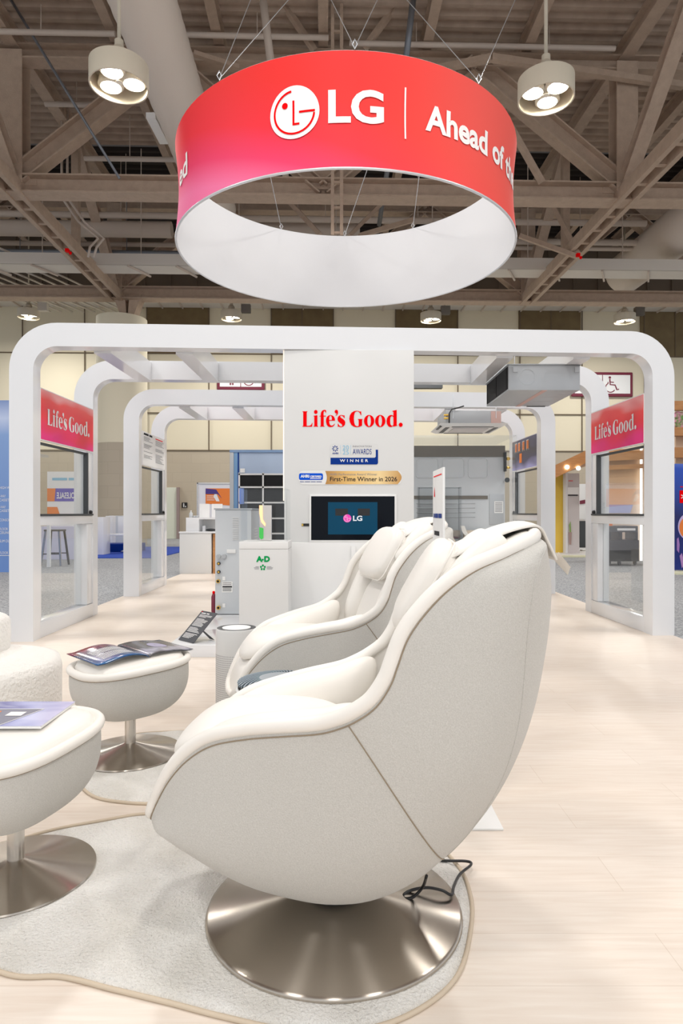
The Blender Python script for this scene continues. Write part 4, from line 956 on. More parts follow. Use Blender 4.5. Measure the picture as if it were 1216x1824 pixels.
def inner_pt(t, th, sg=1):
    r = crom(RIM, t); k = crom(INNER, t); a = math.sin(th)**.8; b = max(0, math.cos(th))**.8
    return (r[0]+(k[0]-r[0])*a, sg*max(0, r[2]-.006)*b, r[1]+(k[1]-r[1])*a)
def massage_chair(label, loc, rz):
    o = thing('massage_chair', label, 'chair', loc, rz, 'cream egg-shaped massage chairs')
    def full(fn):
        def f(a, b):
            s = 1 if b <= .5 else -1; th = PI/2*(b*2 if b <= .5 else 2-b*2); return fn(a, th, s)
        return f
    MB().grid(full(shell_pt), 90, 72).build('outer_shell', M['fabric'], o, smooth=True)
    MB().grid(full(inner_pt), 90, 56).build('inner_lining', M['leather'], o, smooth=True)
    # rim roll
    pts = []; rr = []
    for s in (1, -1):
        rng = range(0, 121) if s == 1 else range(119, 0, -1)
        for i in rng:
            t = i/120; r = crom(RIM, t); pts.append((r[0]+.004, s*max(0, r[2]-.010), r[1]+.009)); rr.append(interp(t, (0, .06, .2, .5, .8, 1), (.012, .014, .017, .018, .018, .017)))
    MB().tube(pts, rr, 14, closed=True).build('rim_roll', M['leather'], o, smooth=True)
    pts = []
    for s in (1, -1):
        for i in (range(0, 121) if s == 1 else range(119, 0, -1)): p = shell_pt(i/120, .012, s, .0008); pts.append(p)
    MB().tube(pts, .0018, 6, closed=True).build('rim_seam', M['seam'], o, smooth=True)
    for s in (1, -1):
        MB().tube([shell_pt(interp(q, (0, 1), (.478, .452)), .015+q*1.2, s, .0006) for q in [k/24 for k in range(25)]], .0016, 5).build('side_seam', M['seam'], o, smooth=True)
        MB().tube([shell_pt(.455+q*.50, 1.22-.62*q-.1*math.sin(PI*q), s, .0004) for q in [k/40 for k in range(41)]], .0013, 5).build('back_seam', M['fabric'], o, smooth=True)
    # cushions
    R3 = lambda ax, an: Matrix.Rotation(an, 3, ax)
    def seat(a, b):
        t = 2*PI*a; p = -PI/2+PI*b; pw = lambda v, e: math.copysign(abs(v)**e, v)
        x = pw(math.cos(p), .7)*pw(math.cos(t), .75)*.235; y = pw(math.cos(p), .7)*pw(math.sin(t), .75)*(.172 if x > 0 else .19); z = pw(math.sin(p), .8)*.055
        z += -.9*max(0, x-.08)**2*3 - .12*(y*y)*6*.3
        return (.20+x, y, .505+z)
    MB().grid(seat, 40, 20, cu=True).build('seat_cushion', M['leather'], o, smooth=True)
    for s in (1, -1):
        def armpad(a, b, s=s):
            t = .20+.34*b; q = crom(RIM, t); k = math.sqrt(max(0, 1-(2*b-1)**4)); w = 2*PI*a; pw = lambda v: math.copysign(abs(v)**.85, v)
            return (q[0]+.01, s*(q[2]-.075+.062*k*pw(math.cos(w))), q[1]-.055+.078*k*pw(math.sin(w)))
        MB().grid(armpad, 28, 36, cu=True).build('arm_pad', M['leather'], o, smooth=True)
        MB().sell((-.235, s*.225, .70), (.07, .06, .20), (.8, .8), R3('Y', -.42)).build('side_bolster', M['leather'], o, smooth=True)
        MB().sell((-.345, s*.155, .948), (.036, .07, .12), (.6, .8), R3('Y', -.80)).build('shoulder_pad', M['leather'], o, smooth=True)
        MB().sell((-.425, s*.13, .990), (.020, .075, .09), (.6, .8), R3('Y', -1.05)).build('shoulder_pad', M['leather'], o, smooth=True)
    MB().sell((-.215, 0, .60), (.05, .19, .17), (.6, .6), R3('Y', -.36)).build('back_cushion', M['leather'], o, smooth=True)
    MB().sell((-.30, 0, .78), (.05, .17, .15), (.6, .6), R3('Y', -.45)).build('back_cushion', M['leather'], o, smooth=True)
    pil = MB().sell((-.250, 0, .893), (.050, .175, .135), (.6, .55), R3('Y', -.52)).build('head_pillow', M['leather'], o, smooth=True)
    MB().tube([tuple(Vector((-.250, 0, .893))+R3('Y', -.52) @ Vector((.0, y, z))) for y, z in rrect(-.176, .176, -.136, .136, .05)], .003, 6, closed=True).build('pillow_piping', M['leather'], pil, smooth=True)
    # flap over the top of the back
    path = [(-.275, .985), (-.33, 1.008), (-.388, 1.034), (-.446, 1.056), (-.50, 1.066), (-.535, 1.052), (-.560, 1.010), (-.582, .968)]
    def flap(a, b):
        p = crom(path, a); w = interp(a, (0, .55, .8, 1), (.15, .15, .085, .06)); y = (b*2-1)*w; return (p[0], y, p[1]-.9*y*y*(1-a)+(.0))
    fm = MB().grid(flap, 30, 10); 
    fo = fm.build('head_flap', M['leather'], o, smooth=True); md = fo.modifiers.new('s', 'SOLIDIFY'); md.thickness = .006
    MB().grid(lambda a, b: (-.585-.035*a-.0*b, (b*2-1)*(.055-.02*a), .975-.04*a-.012*math.cos((b*2-1)*3)), 6, 6).build('flap_tail', M['leather'], fo, smooth=True)
    # base
    b = MB().lathe([(.345, 0), (.347, .004), (.345, .010), (.338, .013), (.25, .028), (.16, .046), (.09, .060), (.06, .066)], 96)
    b.build('base_disc', M['steel'], o, smooth=True, angle=.9)
    MB().lathe([(.085, .06), (.085, .072), (.075, .10), (.1, .125)], 32).build('base_hub', M['black'], o, smooth=True, angle=.6)
    return o
# chair 1: nearest
A1 = PI-math.radians(6)
ch = massage_chair('nearest cream massage chair on steel base, seen from its side', (-.02, 1.792, 0.012), A1)
for c in ch.children:
    pass
ch2 = copy_tree(ch); ch2.location = (-.045, 3.10, 0.012); ch2.rotation_euler.z = PI+math.radians(15)
ch2['label'] = 'farther cream massage chair, partly hidden behind the nearest one'
# power cable behind the front chair
def cz(px, py, z): return G(px, py, z)
cb = [cz(759.5, 1560, .135), cz(753, 1579, .085), cz(737.6, 1596.5, .055), cz(722, 1601, .048), cz(719, 1594, .05), cz(733, 1585.5, .052), cz(759.6, 1581, .054), cz(786, 1585.5, .05), cz(804, 1594, .036), cz(808, 1579, .033), cz(819, 1557, .02), cz(838.7, 1540, .0175), cz(830, 1534, .0175), cz(792, 1533, .0175), cz(750, 1528, .0175)]
cb = [crom(cb, k/80) for k in range(81)]
tag(MB().tube(cb, .0042, 8).build('power_cable', M['black'], smooth=True), 'black power cable looping behind the front chair base', 'cable')

# ------------------------------------------------------------------ rugs
def rug(label, pts, name):
    n = len(pts); w = [G(*p) for p in pts]; c = [tuple(crom([(a[0], a[1]) for a in w+[w[0]]], k/160)) for k in range(160)]
    o = thing('shaggy_rug', label, 'rug', (0, 0, 0))
    cx = sum(p[0] for p in c)/160; cy = sum(p[1] for p in c)/160; o.location = (cx, cy, 0)
    c = [(p[0]-cx, p[1]-cy) for p in c]
    m = MB(); N = 22
    def f(a, b):
        i = int(round(a*160)) % 160; p = c[i]; k = b; h = .012*min(1, (1-k)*25)+.0005
        return (p[0]*k, p[1]*k, h+.0015*math.sin(37*p[0]*k)*math.sin(29*p[1]*k)*(1 if k < .96 else 0))
    m.grid(f, 160, N, cu=True); m.build('pile', M['rug'], o, smooth=True)
    MB().tube([(p[0], p[1], .005) for p in c], .006, 6, closed=True).build('bound_edge', M['rugedge'], o, smooth=True)
    return o
rug('large pale shaggy rug with beige edge under the nearest chair', [(-140, 1650), (0, 1735), (110, 1744), (200, 1766), (300, 1790), (400, 1816), (520, 1840), (650, 1838), (750, 1800), (815, 1740), (838, 1660), (838, 1600), (815, 1545), (760, 1505), (600, 1475), (440, 1452), (270, 1452), (190, 1463), (60, 1490), (-120, 1560)], 'r')
rug('smaller pale shaggy rug under the farther chair and footstool', [(134, 1392), (165, 1420), (215, 1431), (290, 1434), (420, 1428), (620, 1400), (760, 1340), (740, 1280), (600, 1262), (450, 1285), (370, 1301), (300, 1305), (230, 1312), (165, 1340)], 'r')

# ------------------------------------------------------------------ footstools
def footstool(label, loc, rz, z0=0.012):
    o = thing('footstool', label, 'footstool', loc, rz, 'cream footstools with steel pedestal')
    HX, HY = .25, .198
    def plan(a, e=.72): c, s = math.cos(a), math.sin(a); return (math.copysign(abs(c)**e, c), math.copysign(abs(s)**e, s))
    def rimz(x, y): return .398+.012*(x/HX)
    def bowl(a, b):
        cx, cy = plan(2*PI*a); th = b*PI/2; n = 2.5; r = math.cos(th)**(2/n) if b < 1 else 0; k = math.sin(th)**(2/n); z = rimz(HX*cx, 0)*(1-k)+.165*k
        return (HX*cx*r*(1+.05*math.sin(2*th)), HY*cy*r*(1+.06*math.sin(2*th)), z)
    MB().grid(bowl, 72, 28, cu=True).build('bowl', M['fabric'], o, smooth=True)
    MB().tube([(HX*.985*plan(2*PI*k/96)[0], HY*.985*plan(2*PI*k/96)[1], rimz(HX*plan(2*PI*k/96)[0], 0)+.012) for k in range(96)], .017, 12, closed=True).build('rim_roll', M['leather'], o, smooth=True)
    MB().tube([(HX*1.004*plan(2*PI*k/96)[0], HY*1.004*plan(2*PI*k/96)[1], rimz(HX*plan(2*PI*k/96)[0], 0)-.004) for k in range(96)], .0025, 6, closed=True).build('rim_seam', M['seam'], o, smooth=True)
    def top(a, b):
        cx, cy = plan(2*PI*a, .62); r = b; k = (1-r**6)**.45 if r < 1 else 0; x = HX*.90*cx*r; y = HY*.90*cy*r
        return (x, y, rimz(x, 0)+.016+.032*k)
    MB().grid(top, 72, 24, cu=True).build('top_cushion', M['leather'], o, smooth=True)
    MB().lathe([(.024, .02), (.024, .17)], 32).build('pole', M['pole'], o, smooth=True, angle=.7)
    MB().lathe([(.225, 0), (.228, .004), (.226, .008), (.17, .018), (.10, .030), (.05, .042), (.025, .050)], 96).build('base_disc', M['steel'], o, smooth=True, angle=.9)
    return o
f1 = footstool('nearest cream footstool at the left edge, with a brochure', (-.979, 1.967, .012), math.radians(74))
f2 = copy_tree(f1); f2.location = (-.955, 2.96, .012); f2.rotation_euler.z = math.radians(42); f2['label'] = 'farther cream footstool with an open magazine on top'

# magazines
zm = .462
m1 = thing('brochure', 'closed brochure with house picture on the nearest footstool', 'brochure', (-1.065, 2.04, zm+.011), 0)
MB().box(-.30, .183, -.12, .125, -.008, 0).build('pages', M['paper'], m1, bevel=.001)
M['cover'] = blend_mat('cover_sky', [(0, (.42, .45, .75)), (.35, (.75, .78, .90)), (.6, (.22, .22, .45)), (.8, (.40, .42, .70)), (1, (.6, .62, .85))], 'X', .15, 4, .7)
MB().box(-.30, .184, -.121, .126, .0005, .0015).build('cover', M['cover'], m1)
def q2(x0, x1, y0, y1, z=.0022): return MB().quad((x0, y0, z), (x1, y0, z), (x1, y1, z), (x0, y1, z))
MB().add([(-.25, -.12, .002), (.06, -.12, .002), (.12, .04, .002), (-.14, .04, .002), (-.16, .06, .002), (-.25, .03, .002)], [(0, 1, 2, 3, 4, 5)]).build('house_picture', mat('house_grey', (.22, .22, .28), .3), m1)
mb = MB()
for (x, y) in ((-.16, -.105), (-.11, -.105), (-.06, -.105), (-.15, -.06), (-.10, -.06), (-.09, -.01), (-.04, -.01)): q = q2(x, x+.038, y, y+.028, .0028); mb.add(q.v, q.f)
mb.build('house_windows', M['orange'], m1)
q2(.03, .08, -.03, .01, .0028).build('white_window', M['paper'], m1)
mb = MB()
for (a, b) in (((-.14, .04), (.12, .04)), ((.12, .04), (.06, -.12)), ((-.16, .06), (-.14, .04)), ((-.25, .03), (-.16, .06))): q = MB().bar((*a, .0026), (*b, .0026), .003, .0006); mb.add(q.v, q.f)
mb.build('house_outline', M['paper'], m1)

m2 = thing('open_magazine', 'open magazine lying on the farther footstool', 'magazine', (-.957, 2.99, .461), math.radians(-45)); m2.rotation_euler = (0, 0, math.radians(-45))
# local x along the spine, y across pages (+y = right-hand page)
def page(sg, w, lift):
    def f(a, b): y = b*w; h = .010+lift*math.sin(PI*min(1, b*1.15))*(1-b*.5)-.004*b; return (-.155+.31*a, sg*y, h if b > .03 else .004)
    return f
M['pgl'] = blend_mat('page_left', [(0, (.30, .02, .05)), (.25, (.05, .05, .10)), (.6, (.10, .12, .22)), (1, (.03, .12, .30))], 'X', .15, 3, .5)
M['pgr'] = blend_mat('page_right', [(0, (.05, .05, .07)), (.5, (.12, .12, .13)), (.8, (.42, .42, .52)), (1, (.10, .10, .10))], 'X', .15, 3, .6)
for sg, w, lf, m, nm in ((-1, .235, .022, 'pgl', 'left_page'), (1, .225, .012, 'pgr', 'right_page')):
    fn = page(sg, w, lf); g = MB().grid(fn, 10, 20).build(nm, M[m], m2, smooth=True)
    md = g.modifiers.new('s', 'SOLIDIFY'); md.thickness = .002; md.offset = -1
    g2 = MB().grid(lambda a, b: (fn(a, b)[0], fn(a, b)[1]*.985, max(.001, fn(a, b)[2]-.006)), 10, 20).build('page_stack', M['paper'], m2, smooth=True)
fn = page(-1, .235, .022); mb = MB()
for k in range(22):
    b = .12+k*.03
    for (a0, a1) in ((.28, .52), (.55, .82)):
        if k in (0, 1) and a0 > .5: continue
        p = [fn(a0, b), fn(a1, b), fn(a1, b+.013), fn(a0, b+.013)]; mb.quad(*[(x, y, z+.0012) for x, y, z in p])
mb.build('printed_text', M['paper'], m2)
fn2 = page(1, .225, .012); mb = MB()
pts = [(.5+.2*math.cos(2*PI*k/20), .55+.18*math.sin(2*PI*k/20)) for k in range(20)]; mb.quad(*[(fn2(a, b)[0], fn2(a, b)[1], fn2(a, b)[2]+.001) for a, b in pts])
mb.build('printed_oval', mat('lilac', (.40, .38, .55), .3), m2)

# ------------------------------------------------------------------ air purifiers
ap = thing('air_purifier', 'white cylindrical air purifier with perforated side, between chair and platform', 'air purifier', ((421-608)/FP*3.65, 3.65, 0))
MB().lathe([(.112, 0), (.114, .02), (.114, .445), (.110, .457), (.108, .4585)], 64, cap=False).build('body', M['tower'], ap, smooth=True, angle=.6)
MB().lathe([(.108, .4585), (.098, .4600), (.080, .452), (.001, .452)], 64, cap=False).build('top_recess', M['dark'], ap, smooth=True, angle=.7)
MB().lathe([(.078, .452), (.079, .460), (.001, .461)], 64, cap=False).build('top_disc', M['paper'], ap, smooth=True, angle=.7)
mb = MB()
for i in range(40):
    for j in range(26):
        a = -PI*.95+PI*.9*i/39; z = .03+j*.0115; r = .1147; c = (r*math.cos(a), r*math.sin(a), z); tx, ty = -math.sin(a)*.0016, math.cos(a)*.0016
        mb.quad((c[0]-tx, c[1]-ty, z-.0022), (c[0]+tx, c[1]+ty, z-.0022), (c[0]+tx, c[1]+ty, z+.0022), (c[0]-tx, c[1]-ty, z+.0022))
mb.build('perforations', M['greyink'], ap, merge=False)
bp = thing('air_purifier', 'round air purifier with dark finned top between the two chairs', 'air purifier', ((497-608)/FP*2.56, 2.56, 0))
MB().lathe([(.155, .02), (.160, .05), (.164, .40), (.168, .415), (.164, .42)], 64).build('body', M['whitem'], bp, smooth=True, angle=.6)
MB().lathe([(.160, .421), (.158, .436), (.10, .440), (.072, .434), (.001, .432)], 64, cap=False).build('grille_bed', M['blackm'], bp, smooth=True)
mb = MB()
M['fin'] = mat('fin_grey', (.27, .33, .38), .4)
for k in range(46):
    a = 2*PI*k/46; pts = []
    for q in range(8): s = q/7; rr_ = .078+s*.082; an = a+.42*s; pts.append((rr_*math.cos(an), rr_*math.sin(an), .452-.014*s*s))
    for q in range(7): mb.bar(pts[q], pts[q+1], .0045, .012)
mb.build('grille_fins', M['fin'], bp)
MB().lathe([(.079, .44), (.079, .4565), (.001, .458)], 48, cap=False).build('top_disc', mat('disc_grey', (.36, .40, .44), .3), bp, smooth=True, angle=.7)
MB().tube([(.079*math.cos(2*PI*k/48), .079*math.sin(2*PI*k/48), .452) for k in range(48)], .003, 6, closed=True).build('light_ring', mat('green_led', (.1, .6, .3), .4, emit=(.1, .8, .35), es=.8), bp)
mb = MB()
for k in range(3):
    a = math.radians(-125+k*9); 
    for j in range(4): c = (.1655*math.cos(a), .1655*math.sin(a), .36-j*.018); tx, ty = -math.sin(a)*.008, math.cos(a)*.008; mb.quad((c[0]-tx, c[1]-ty, c[2]-.003), (c[0]+tx, c[1]+ty, c[2]-.003), (c[0]+tx, c[1]+ty, c[2]+.003), (c[0]-tx, c[1]-ty, c[2]+.003))
mb.build('printed_icons', M['seam'], bp)

# white boucle armchair at left
lc_ = thing('boucle_armchair', 'white boucle tub armchair cut off by the left edge', 'armchair', (-1.80, 3.12, 0))
MB().lathe([(.36, .0), (.41, .03), (.43, .10), (.432, .34), (.42, .385), (.38, .395), (.001, .40)], 56, cap=False).build('seat', M['boucle'], lc_, smooth=True)
def backf(a, b):
    an = PI*.42+PI*1.1*a; w = b*2*PI; r = .385+.075*math.cos(w)*1.0; z = .43+.14*(1+math.sin(w)); cr = 1
    return (r*math.cos(an), r*math.sin(an), z)
MB().sell((-.24, .10, .47), (.33, .30, .12), (.35, .5)).build('backrest', M['boucle'], lc_, smooth=True)

# ------------------------------------------------------------------ left side of the hall
def panel(name, label, cat, px0, px1, py0, py1, Y, m, th=.05, grp=None, foot=False):
    a = P(px0, py1, Y); b = P(px1, py0, Y); z0 = -.012 if foot else a[2]
    o = MB().box(a[0]-(a[0]+b[0])/2, b[0]-(a[0]+b[0])/2, 0, th, z0, b[2]).build(name, m, loc=((a[0]+b[0])/2, Y, 0), bevel=min(.004, th/8)); return tag(o, label, cat, grp)
M['banner'] = blend_mat('banner_blue', [(0, (.16, .30, .66)), (.45, (.20, .34, .68)), (.8, (.25, .40, .72)), (.9, (.55, .65, .88)), (1, (.24, .34, .62))], 'Z', .5, .6, .1)
BY = 12.2
bn = thing('blue_banner', 'tall blue product list banner cut off at the left edge', 'banner', (P(0, 0, BY)[0], BY, -.012)); lb_ = Vector(bn.location)
a = P(-70, 1018, BY); b = P(45, 713, BY); TT(MB().box(a[0], b[0], BY, BY+.06, -.012, b[2]), lb_).build('banner_face', M['banner'], bn)
for tx_, y0, x1_ in (('HIGH WALL', 871, 26), ('1-WAY', 886, 10), ('CASSETTE', 893, 22), ('3-WAY', 905.5, 10), ('CASSETTE', 912, 22), ('CONSOLE', 928.5, 20), ('FLOOR', 944.5, 14), ('CEILING', 951, 18), ('SLIM DUCT', 966, 24), ('FLOOR STAND', 987, 32)):
    TT(tpx(tx_, -1, x1_, y0, y0-4.6, BY-.005, .0), lb_).build('lettering', M['paper'], bn)
TT(poly_px([(-1, 989), (32, 989), (32, 990), (-1, 990)], BY-.005), lb_).build('underline', M['paper'], bn)

EY = 16.0  # banner added behind the left pane in place of its mirrored reflection
ex = thing('reflection_banner', 'white, orange and purple banner standing in for a reflection in the left window', 'banner', (P(110, 0, EY)[0], EY, -.012)); le = Vector(ex.location)
a = P(84, 950, EY); b = P(150, 840, EY); TT(MB().box(a[0], b[0], EY, EY+.06, -.012, b[2]), le).build('banner_face', M['paper'], ex)
TT(poly_px([(84, 870), (150, 870), (150, 893), (84, 893)], EY-.005), le).build('purple_band', M['purple'] if False else mat('violet', (.10, .08, .50), .5), ex)
TT(poly_px([(84, 870), (99, 870), (97, 893), (84, 893)], EY-.007), le).build('orange_block', M['orange'], ex)
TT(poly_px([(84, 903), (102, 903), (107, 918), (84, 918)], EY-.005), le).build('orange_block', M['orange'], ex)
TT(tpx('WHOLESALE', 101, 148, 888, 877, EY-.009, .02, mirror=True), le).build('lettering', M['paper'], ex)
TT(tpx('#9 6', 93, 140, 857, 850, EY-.009, 0, mirror=True), le).build('lettering', M['lblue'], ex)
TT(MB().box(P(84, 0, EY)[0], P(150, 0, EY)[0], EY-.5, EY-.01, -.012, P(0, 937, EY)[2]), le).build('counter_base', mat('violet_white', (.70, .70, .88), .5), ex)
def stool(px, py, label):
    p = G(px, py); o = thing('bar_stool', label, 'stool', (p[0], p[1], -.012)); h = .72
    MB().box(-.17, .17, -.16, .16, h, h+.035).build('seat', M['dark'], o, bevel=.01)
    for sx in (-1, 1):
        for sy in (-1, 1): MB().bar((sx*.14, sy*.13, h), (sx*.21, sy*.2, 0), .035, .035).build('leg', M['black'] if sy > 0 else M['pole'], o)
    for z in (.25,): MB().bar((-.19, -.18, z), (.19, -.18, z), .02, .02).bar((-.19, .18, z), (.19, .18, z), .02, .02).build('footrest', M['black'], o)
stool(98, 1006, 'dark bar stool with splayed legs seen through the left window')
tag(MB().bar((0, 0, 0), (0, 0, 1.0), .06, .06).build('white_post', M['white'], loc=G(87, 1010)), 'thin white upright beside the dark bar stool', 'post')
# between arch two and three
panel('white_booth_wall', 'narrow white booth wall just right of the second arch leg', 'booth wall', 168, 184, 921, 988, 17.0, M['white'], .5, foot=True)
panel('white_booth_wall', 'white booth wall behind the table, left of third arch', 'booth wall', 188, 200, 919, 972, 20.0, M['whitem'], .3, foot=True)
panel('white_booth_wall', 'bright white panel just left of the third arch leg', 'booth wall', 210, 232, 920, 950, 19.0, M['white'], .3)
tb = thing('white_table', 'small white table on the blue carpet at left', 'table', (P(200, 0, 17.5)[0], 17.5, .05)); zt2 = P(0, 951, 17.5)[2]-.05
MB().box(-.35, .45, 0, .6, zt2-.05, zt2).build('table_top', M['white'], tb, bevel=.01); MB().lathe([(.16, 0), (.05, .04), (.04, zt2-.05)], 20, (.28, .3, 0)).build('table_leg', M['white'], tb, smooth=True)
tag(MB().box(-7.7, -4.5, 15.9, 21, -.012, .006).build('blue_carpet', M['blue']), 'patch of bright blue carpet in the left booth', 'carpet')
tag(MB().box(-.9, .5, 0, .8, 0, .22).build('dark_plinth', M['navy'], loc=(P(205, 0, 17.9)[0], 18.2, .006), bevel=.01), 'dark navy step behind the white table at left', 'step')
tag(MB().box(-.2, .25, 0, .3, 0, 1.0).build('grey_cabinet', M['greyunit'], loc=(P(205, 0, 21)[0], 21, .0), bevel=.01), 'small grey cabinet beyond the blue carpet', 'cabinet')
# back left: doorway, restroom sign
dr = MB().box(*[HP(292, 0, WY-.1)[0], HP(315, 0, WY-.1)[0], WY-.06, WY-.03, -.01, HP(0, 868, WY)[2]]); struct('door_1', dr, M['doorlight'])
dr = MB().box(*[HP(315, 0, WY-.1)[0], HP(319.5, 0, WY-.1)[0], WY-.2, WY-.03, -.01, HP(0, 868, WY)[2]]); struct('door_2', dr, mat('door_edge', (.33, .25, .24), .6))
rs = hthing('restroom_plaque', 'small square black restroom plaque on the back wall', 'sign'); a = HP(324, 904.5, WY-.06); b = HP(333.5, 895, WY-.06)
MB().box(a[0], b[0], WY-.08, WY-.03, a[2], b[2]).build('plaque_face', M['black'], rs)
w_ = (b[0]-a[0]); MB().sell((a[0]+w_*.35, WY-.085, b[2]-w_*.2), (.02, .004, .02)).box(a[0]+w_*.25, a[0]+w_*.45, WY-.086, WY-.081, a[2]+.03, b[2]-.07).box(a[0]+w_*.6, a[0]+w_*.8, WY-.086, WY-.081, a[2]+.03, a[2]+.08).build('plaque_figures', M['paper'], rs)
# big toilet signs
def big_sign(px0, px1, py0, py1, Y, label):
    o = hthing('restroom_sign', label, 'sign'); a = HP(px0, py1, Y); b = HP(px1, py0, Y); W_ = b[0]-a[0]; H_ = b[2]-a[2]
    MB().box(a[0], b[0], Y, Y+.12, a[2], b[2]).build('sign_frame', M['maroon'], o, bevel=.04)
    bd = H_*.12
    def Fp(u, v): return (a[0]+bd+u*H_*.8, Y-.012, a[2]+bd+v*H_*.76)
    n = (W_-2*bd)/(H_*.8)
    for x0_, x1_ in ((0, n/2-.02), (n/2+.02, n)): MB().quad(Fp(x0_, 0), Fp(x1_, 0), Fp(x1_, 1), Fp(x0_, 1)).build('sign_field', M['paper'], o)
    def D(pts, nm='pictogram'):
        v, f = fill2d([pts]); mb = MB().add([tuple(Vector(Fp(x, y))-Vector((0, .01, 0))) for x, y in v], f); return mb
    k = n/2+.12; mb = MB()
    for pts in (ell(k+.25, .86, .065, .065, 16), thick([(k+.25, .78), (k+.27, .48), (k+.52, .46), (k+.62, .2), (k+.72, .24)], .07), thick([(k+.26, .62), (k+.46, .60)], .05),
                thick([(k+.16+.0, .62)]+[(k+.28+.25*math.cos(math.radians(g)), .32+.25*math.sin(math.radians(g))) for g in range(120, 345, 15)], .05)):
        q = D(pts); mb.add(q.v, q.f)
    k = n/2-.55
    for pts in (ell(k+.1, .88, .07, .07, 16), [(k-.05, .76), (k+.25, .76), (k+.32, .45), (k+.26, .43), (k+.2, .62), (k+.2, .08), (k+.12, .08), (k+.1, .4), (k+.08, .08), (k, .08), (k, .62), (k-.06, .43), (k-.12, .45)]):
        q = D(pts); mb.add(q.v, q.f)
    mb.build('pictogram', M['maroon'], o)
big_sign(386, 471, 650, 694, 27.83, 'maroon framed restroom sign seen between arches at left of tower')
big_sign(1018, 1127, 663, 706, 27.83, 'maroon framed restroom sign with wheelchair at the right')
tag(MB().box(-.9, 1.0, 0, .3, 0, .35).build('dark_wall_vent', M['dark'], loc=P(745, 691, 27.0)), 'dark vent box on the back wall right of tower', 'vent')
# reception counter
RYC = 11.75
rc = thing('reception_counter', 'white reception counter at the back left of the booth', 'counter', (P(350, 0, RYC)[0], RYC, 0)); lr = Vector(rc.location)
a = P(319.5, 947, RYC); b = P(376, 947, RYC)
TT(MB().box(a[0], b[0], RYC, RYC+.55, 0, a[2]-.03), lr).build('counter_body', M['tower'], rc, bevel=.004); TT(MB().box(a[0]-.01, b[0]+.2, RYC-.01, RYC+.56, a[2]-.03, a[2]), lr).build('counter_top', M['white'], rc, bevel=.004)
TT(MB().box(b[0]+.02, b[0]+.12, RYC+.05, RYC+.5, 0.0, a[2]-.04), lr).build('timber_end', M['wood'], rc)
c = P(331, 922, RYC+.05); d = P(354, 922, RYC+.05); e = P(386, 922, RYC+.05)
TT(MB().box(c[0], d[0], RYC+.05, RYC+.5, a[2], c[2]), lr).build('riser_box', M['white'], rc, bevel=.003); TT(MB().box(d[0], e[0], RYC+.05, RYC+.5, c[2]-.03, c[2]), lr).build('riser_shelf', M['white'], rc)
TT(MB().box(d[0], e[0], RYC+.45, RYC+.5, a[2], c[2]-.03), lr).build('riser_back', M['whitem'], rc)
bt = thing('water_bottle', 'small clear bottle on the reception counter', 'bottle', (P(340, 0, RYC+.2)[0], RYC+.2, c[2])); MB().lathe([(.03, 0), (.032, .02), (.032, .08), (.012, .10), (.012, .115)], 16).build('bottle_body', mat('bottle', (.55, .58, .6), .1), bt, smooth=True); MB().lathe([(.014, .115), (.014, .13)], 12).build('bottle_cap', M['paper'], bt)
for k, (p, r) in enumerate(((346, .02), (351, .03))): tag(MB().lathe([(r, 0), (r*1.3, .02), (r*.8, .035)], 14).build('small_dish', M['greymetal'], loc=(P(p, 0, RYC+.2)[0], RYC+.2, c[2]), smooth=True), ('smaller' if k == 0 else 'larger')+' metal dish on the reception counter', 'dish')
for (p0, p1, y0_, lb) in ((355, 373, 897.5, 'left white sheet standing on the reception counter'), (377, 396, 897.5, 'right white sheet standing on the reception counter')):
    q0 = P(p0, 0, RYC+.3)[0]; q1 = P(p1, 0, RYC+.3)[0]; tag(MB().box(q0-(q0+q1)/2, q1-(q0+q1)/2, 0, .02, 0, P(0, y0_, RYC+.3)[2]-c[2]).build('display_sheet', M['paper'], loc=((q0+q1)/2, RYC+.3, c[2])), lb, 'sheet')
tag(MB().box(-.025, .025, 0, .05, 0, .10).build('paper_cup', M['white'], loc=(P(364, 0, RYC+.2)[0], RYC+.15, a[2]+.001)), 'white box in the counter shelf', 'box')
tag(MB().sell((0, 0, .025), (.10, .06, .025)).build('cable_pile', M['dark'], loc=(P(376, 0, RYC+.25)[0], RYC+.25, a[2]+.0), smooth=True), 'grey heap of cloth in the counter shelf', 'cloth')
# poster booth
QY = 19.0
pb_ = thing('poster_booth', 'white pipe-and-drape booth wall with orange poster, back left', 'booth', (P(382, 0, QY)[0], QY, -.012)); lq = Vector(pb_.location)
a = P(353, 960, QY); b = P(440, 862, QY); TT(MB().box(a[0], b[0], QY, QY+.06, -.012, b[2]), lq).build('drape', mat('drape', (.80, .80, .84), .8), pb_)
TT(MB().box(a[0]-.03, b[0], QY-.03, QY, b[2], b[2]+.04), lq).build('drape_rail', M['pole'], pb_); TT(MB().box(a[0]-.04, a[0], QY-.03, QY+.03, -.012, b[2]+.04), lq).build('drape_pole', M['pole'], pb_)
TT(poly_px([(366, 870), (440, 870), (440, 903), (366, 897)], QY-.01), lq).build('poster', M['orange'], pb_)
TT(poly_px([(366, 870), (385, 872), (395, 888), (388, 880), (366, 880)], QY-.02), lq).build('poster_purple', M['purple'], pb_)
mb = MB()
for yy in (883, 886.5, 890): q = poly_px([(368, yy), (382, yy), (382, yy+1), (368, yy+1)], QY-.02); mb.add(q.v, q.f)
q = poly_px([(384, 876), (391, 893), (385, 893), (380, 884)], QY-.015); mb.add(q.v, q.f)
TT(mb, lq).build('poster_text', M['paper'], pb_)

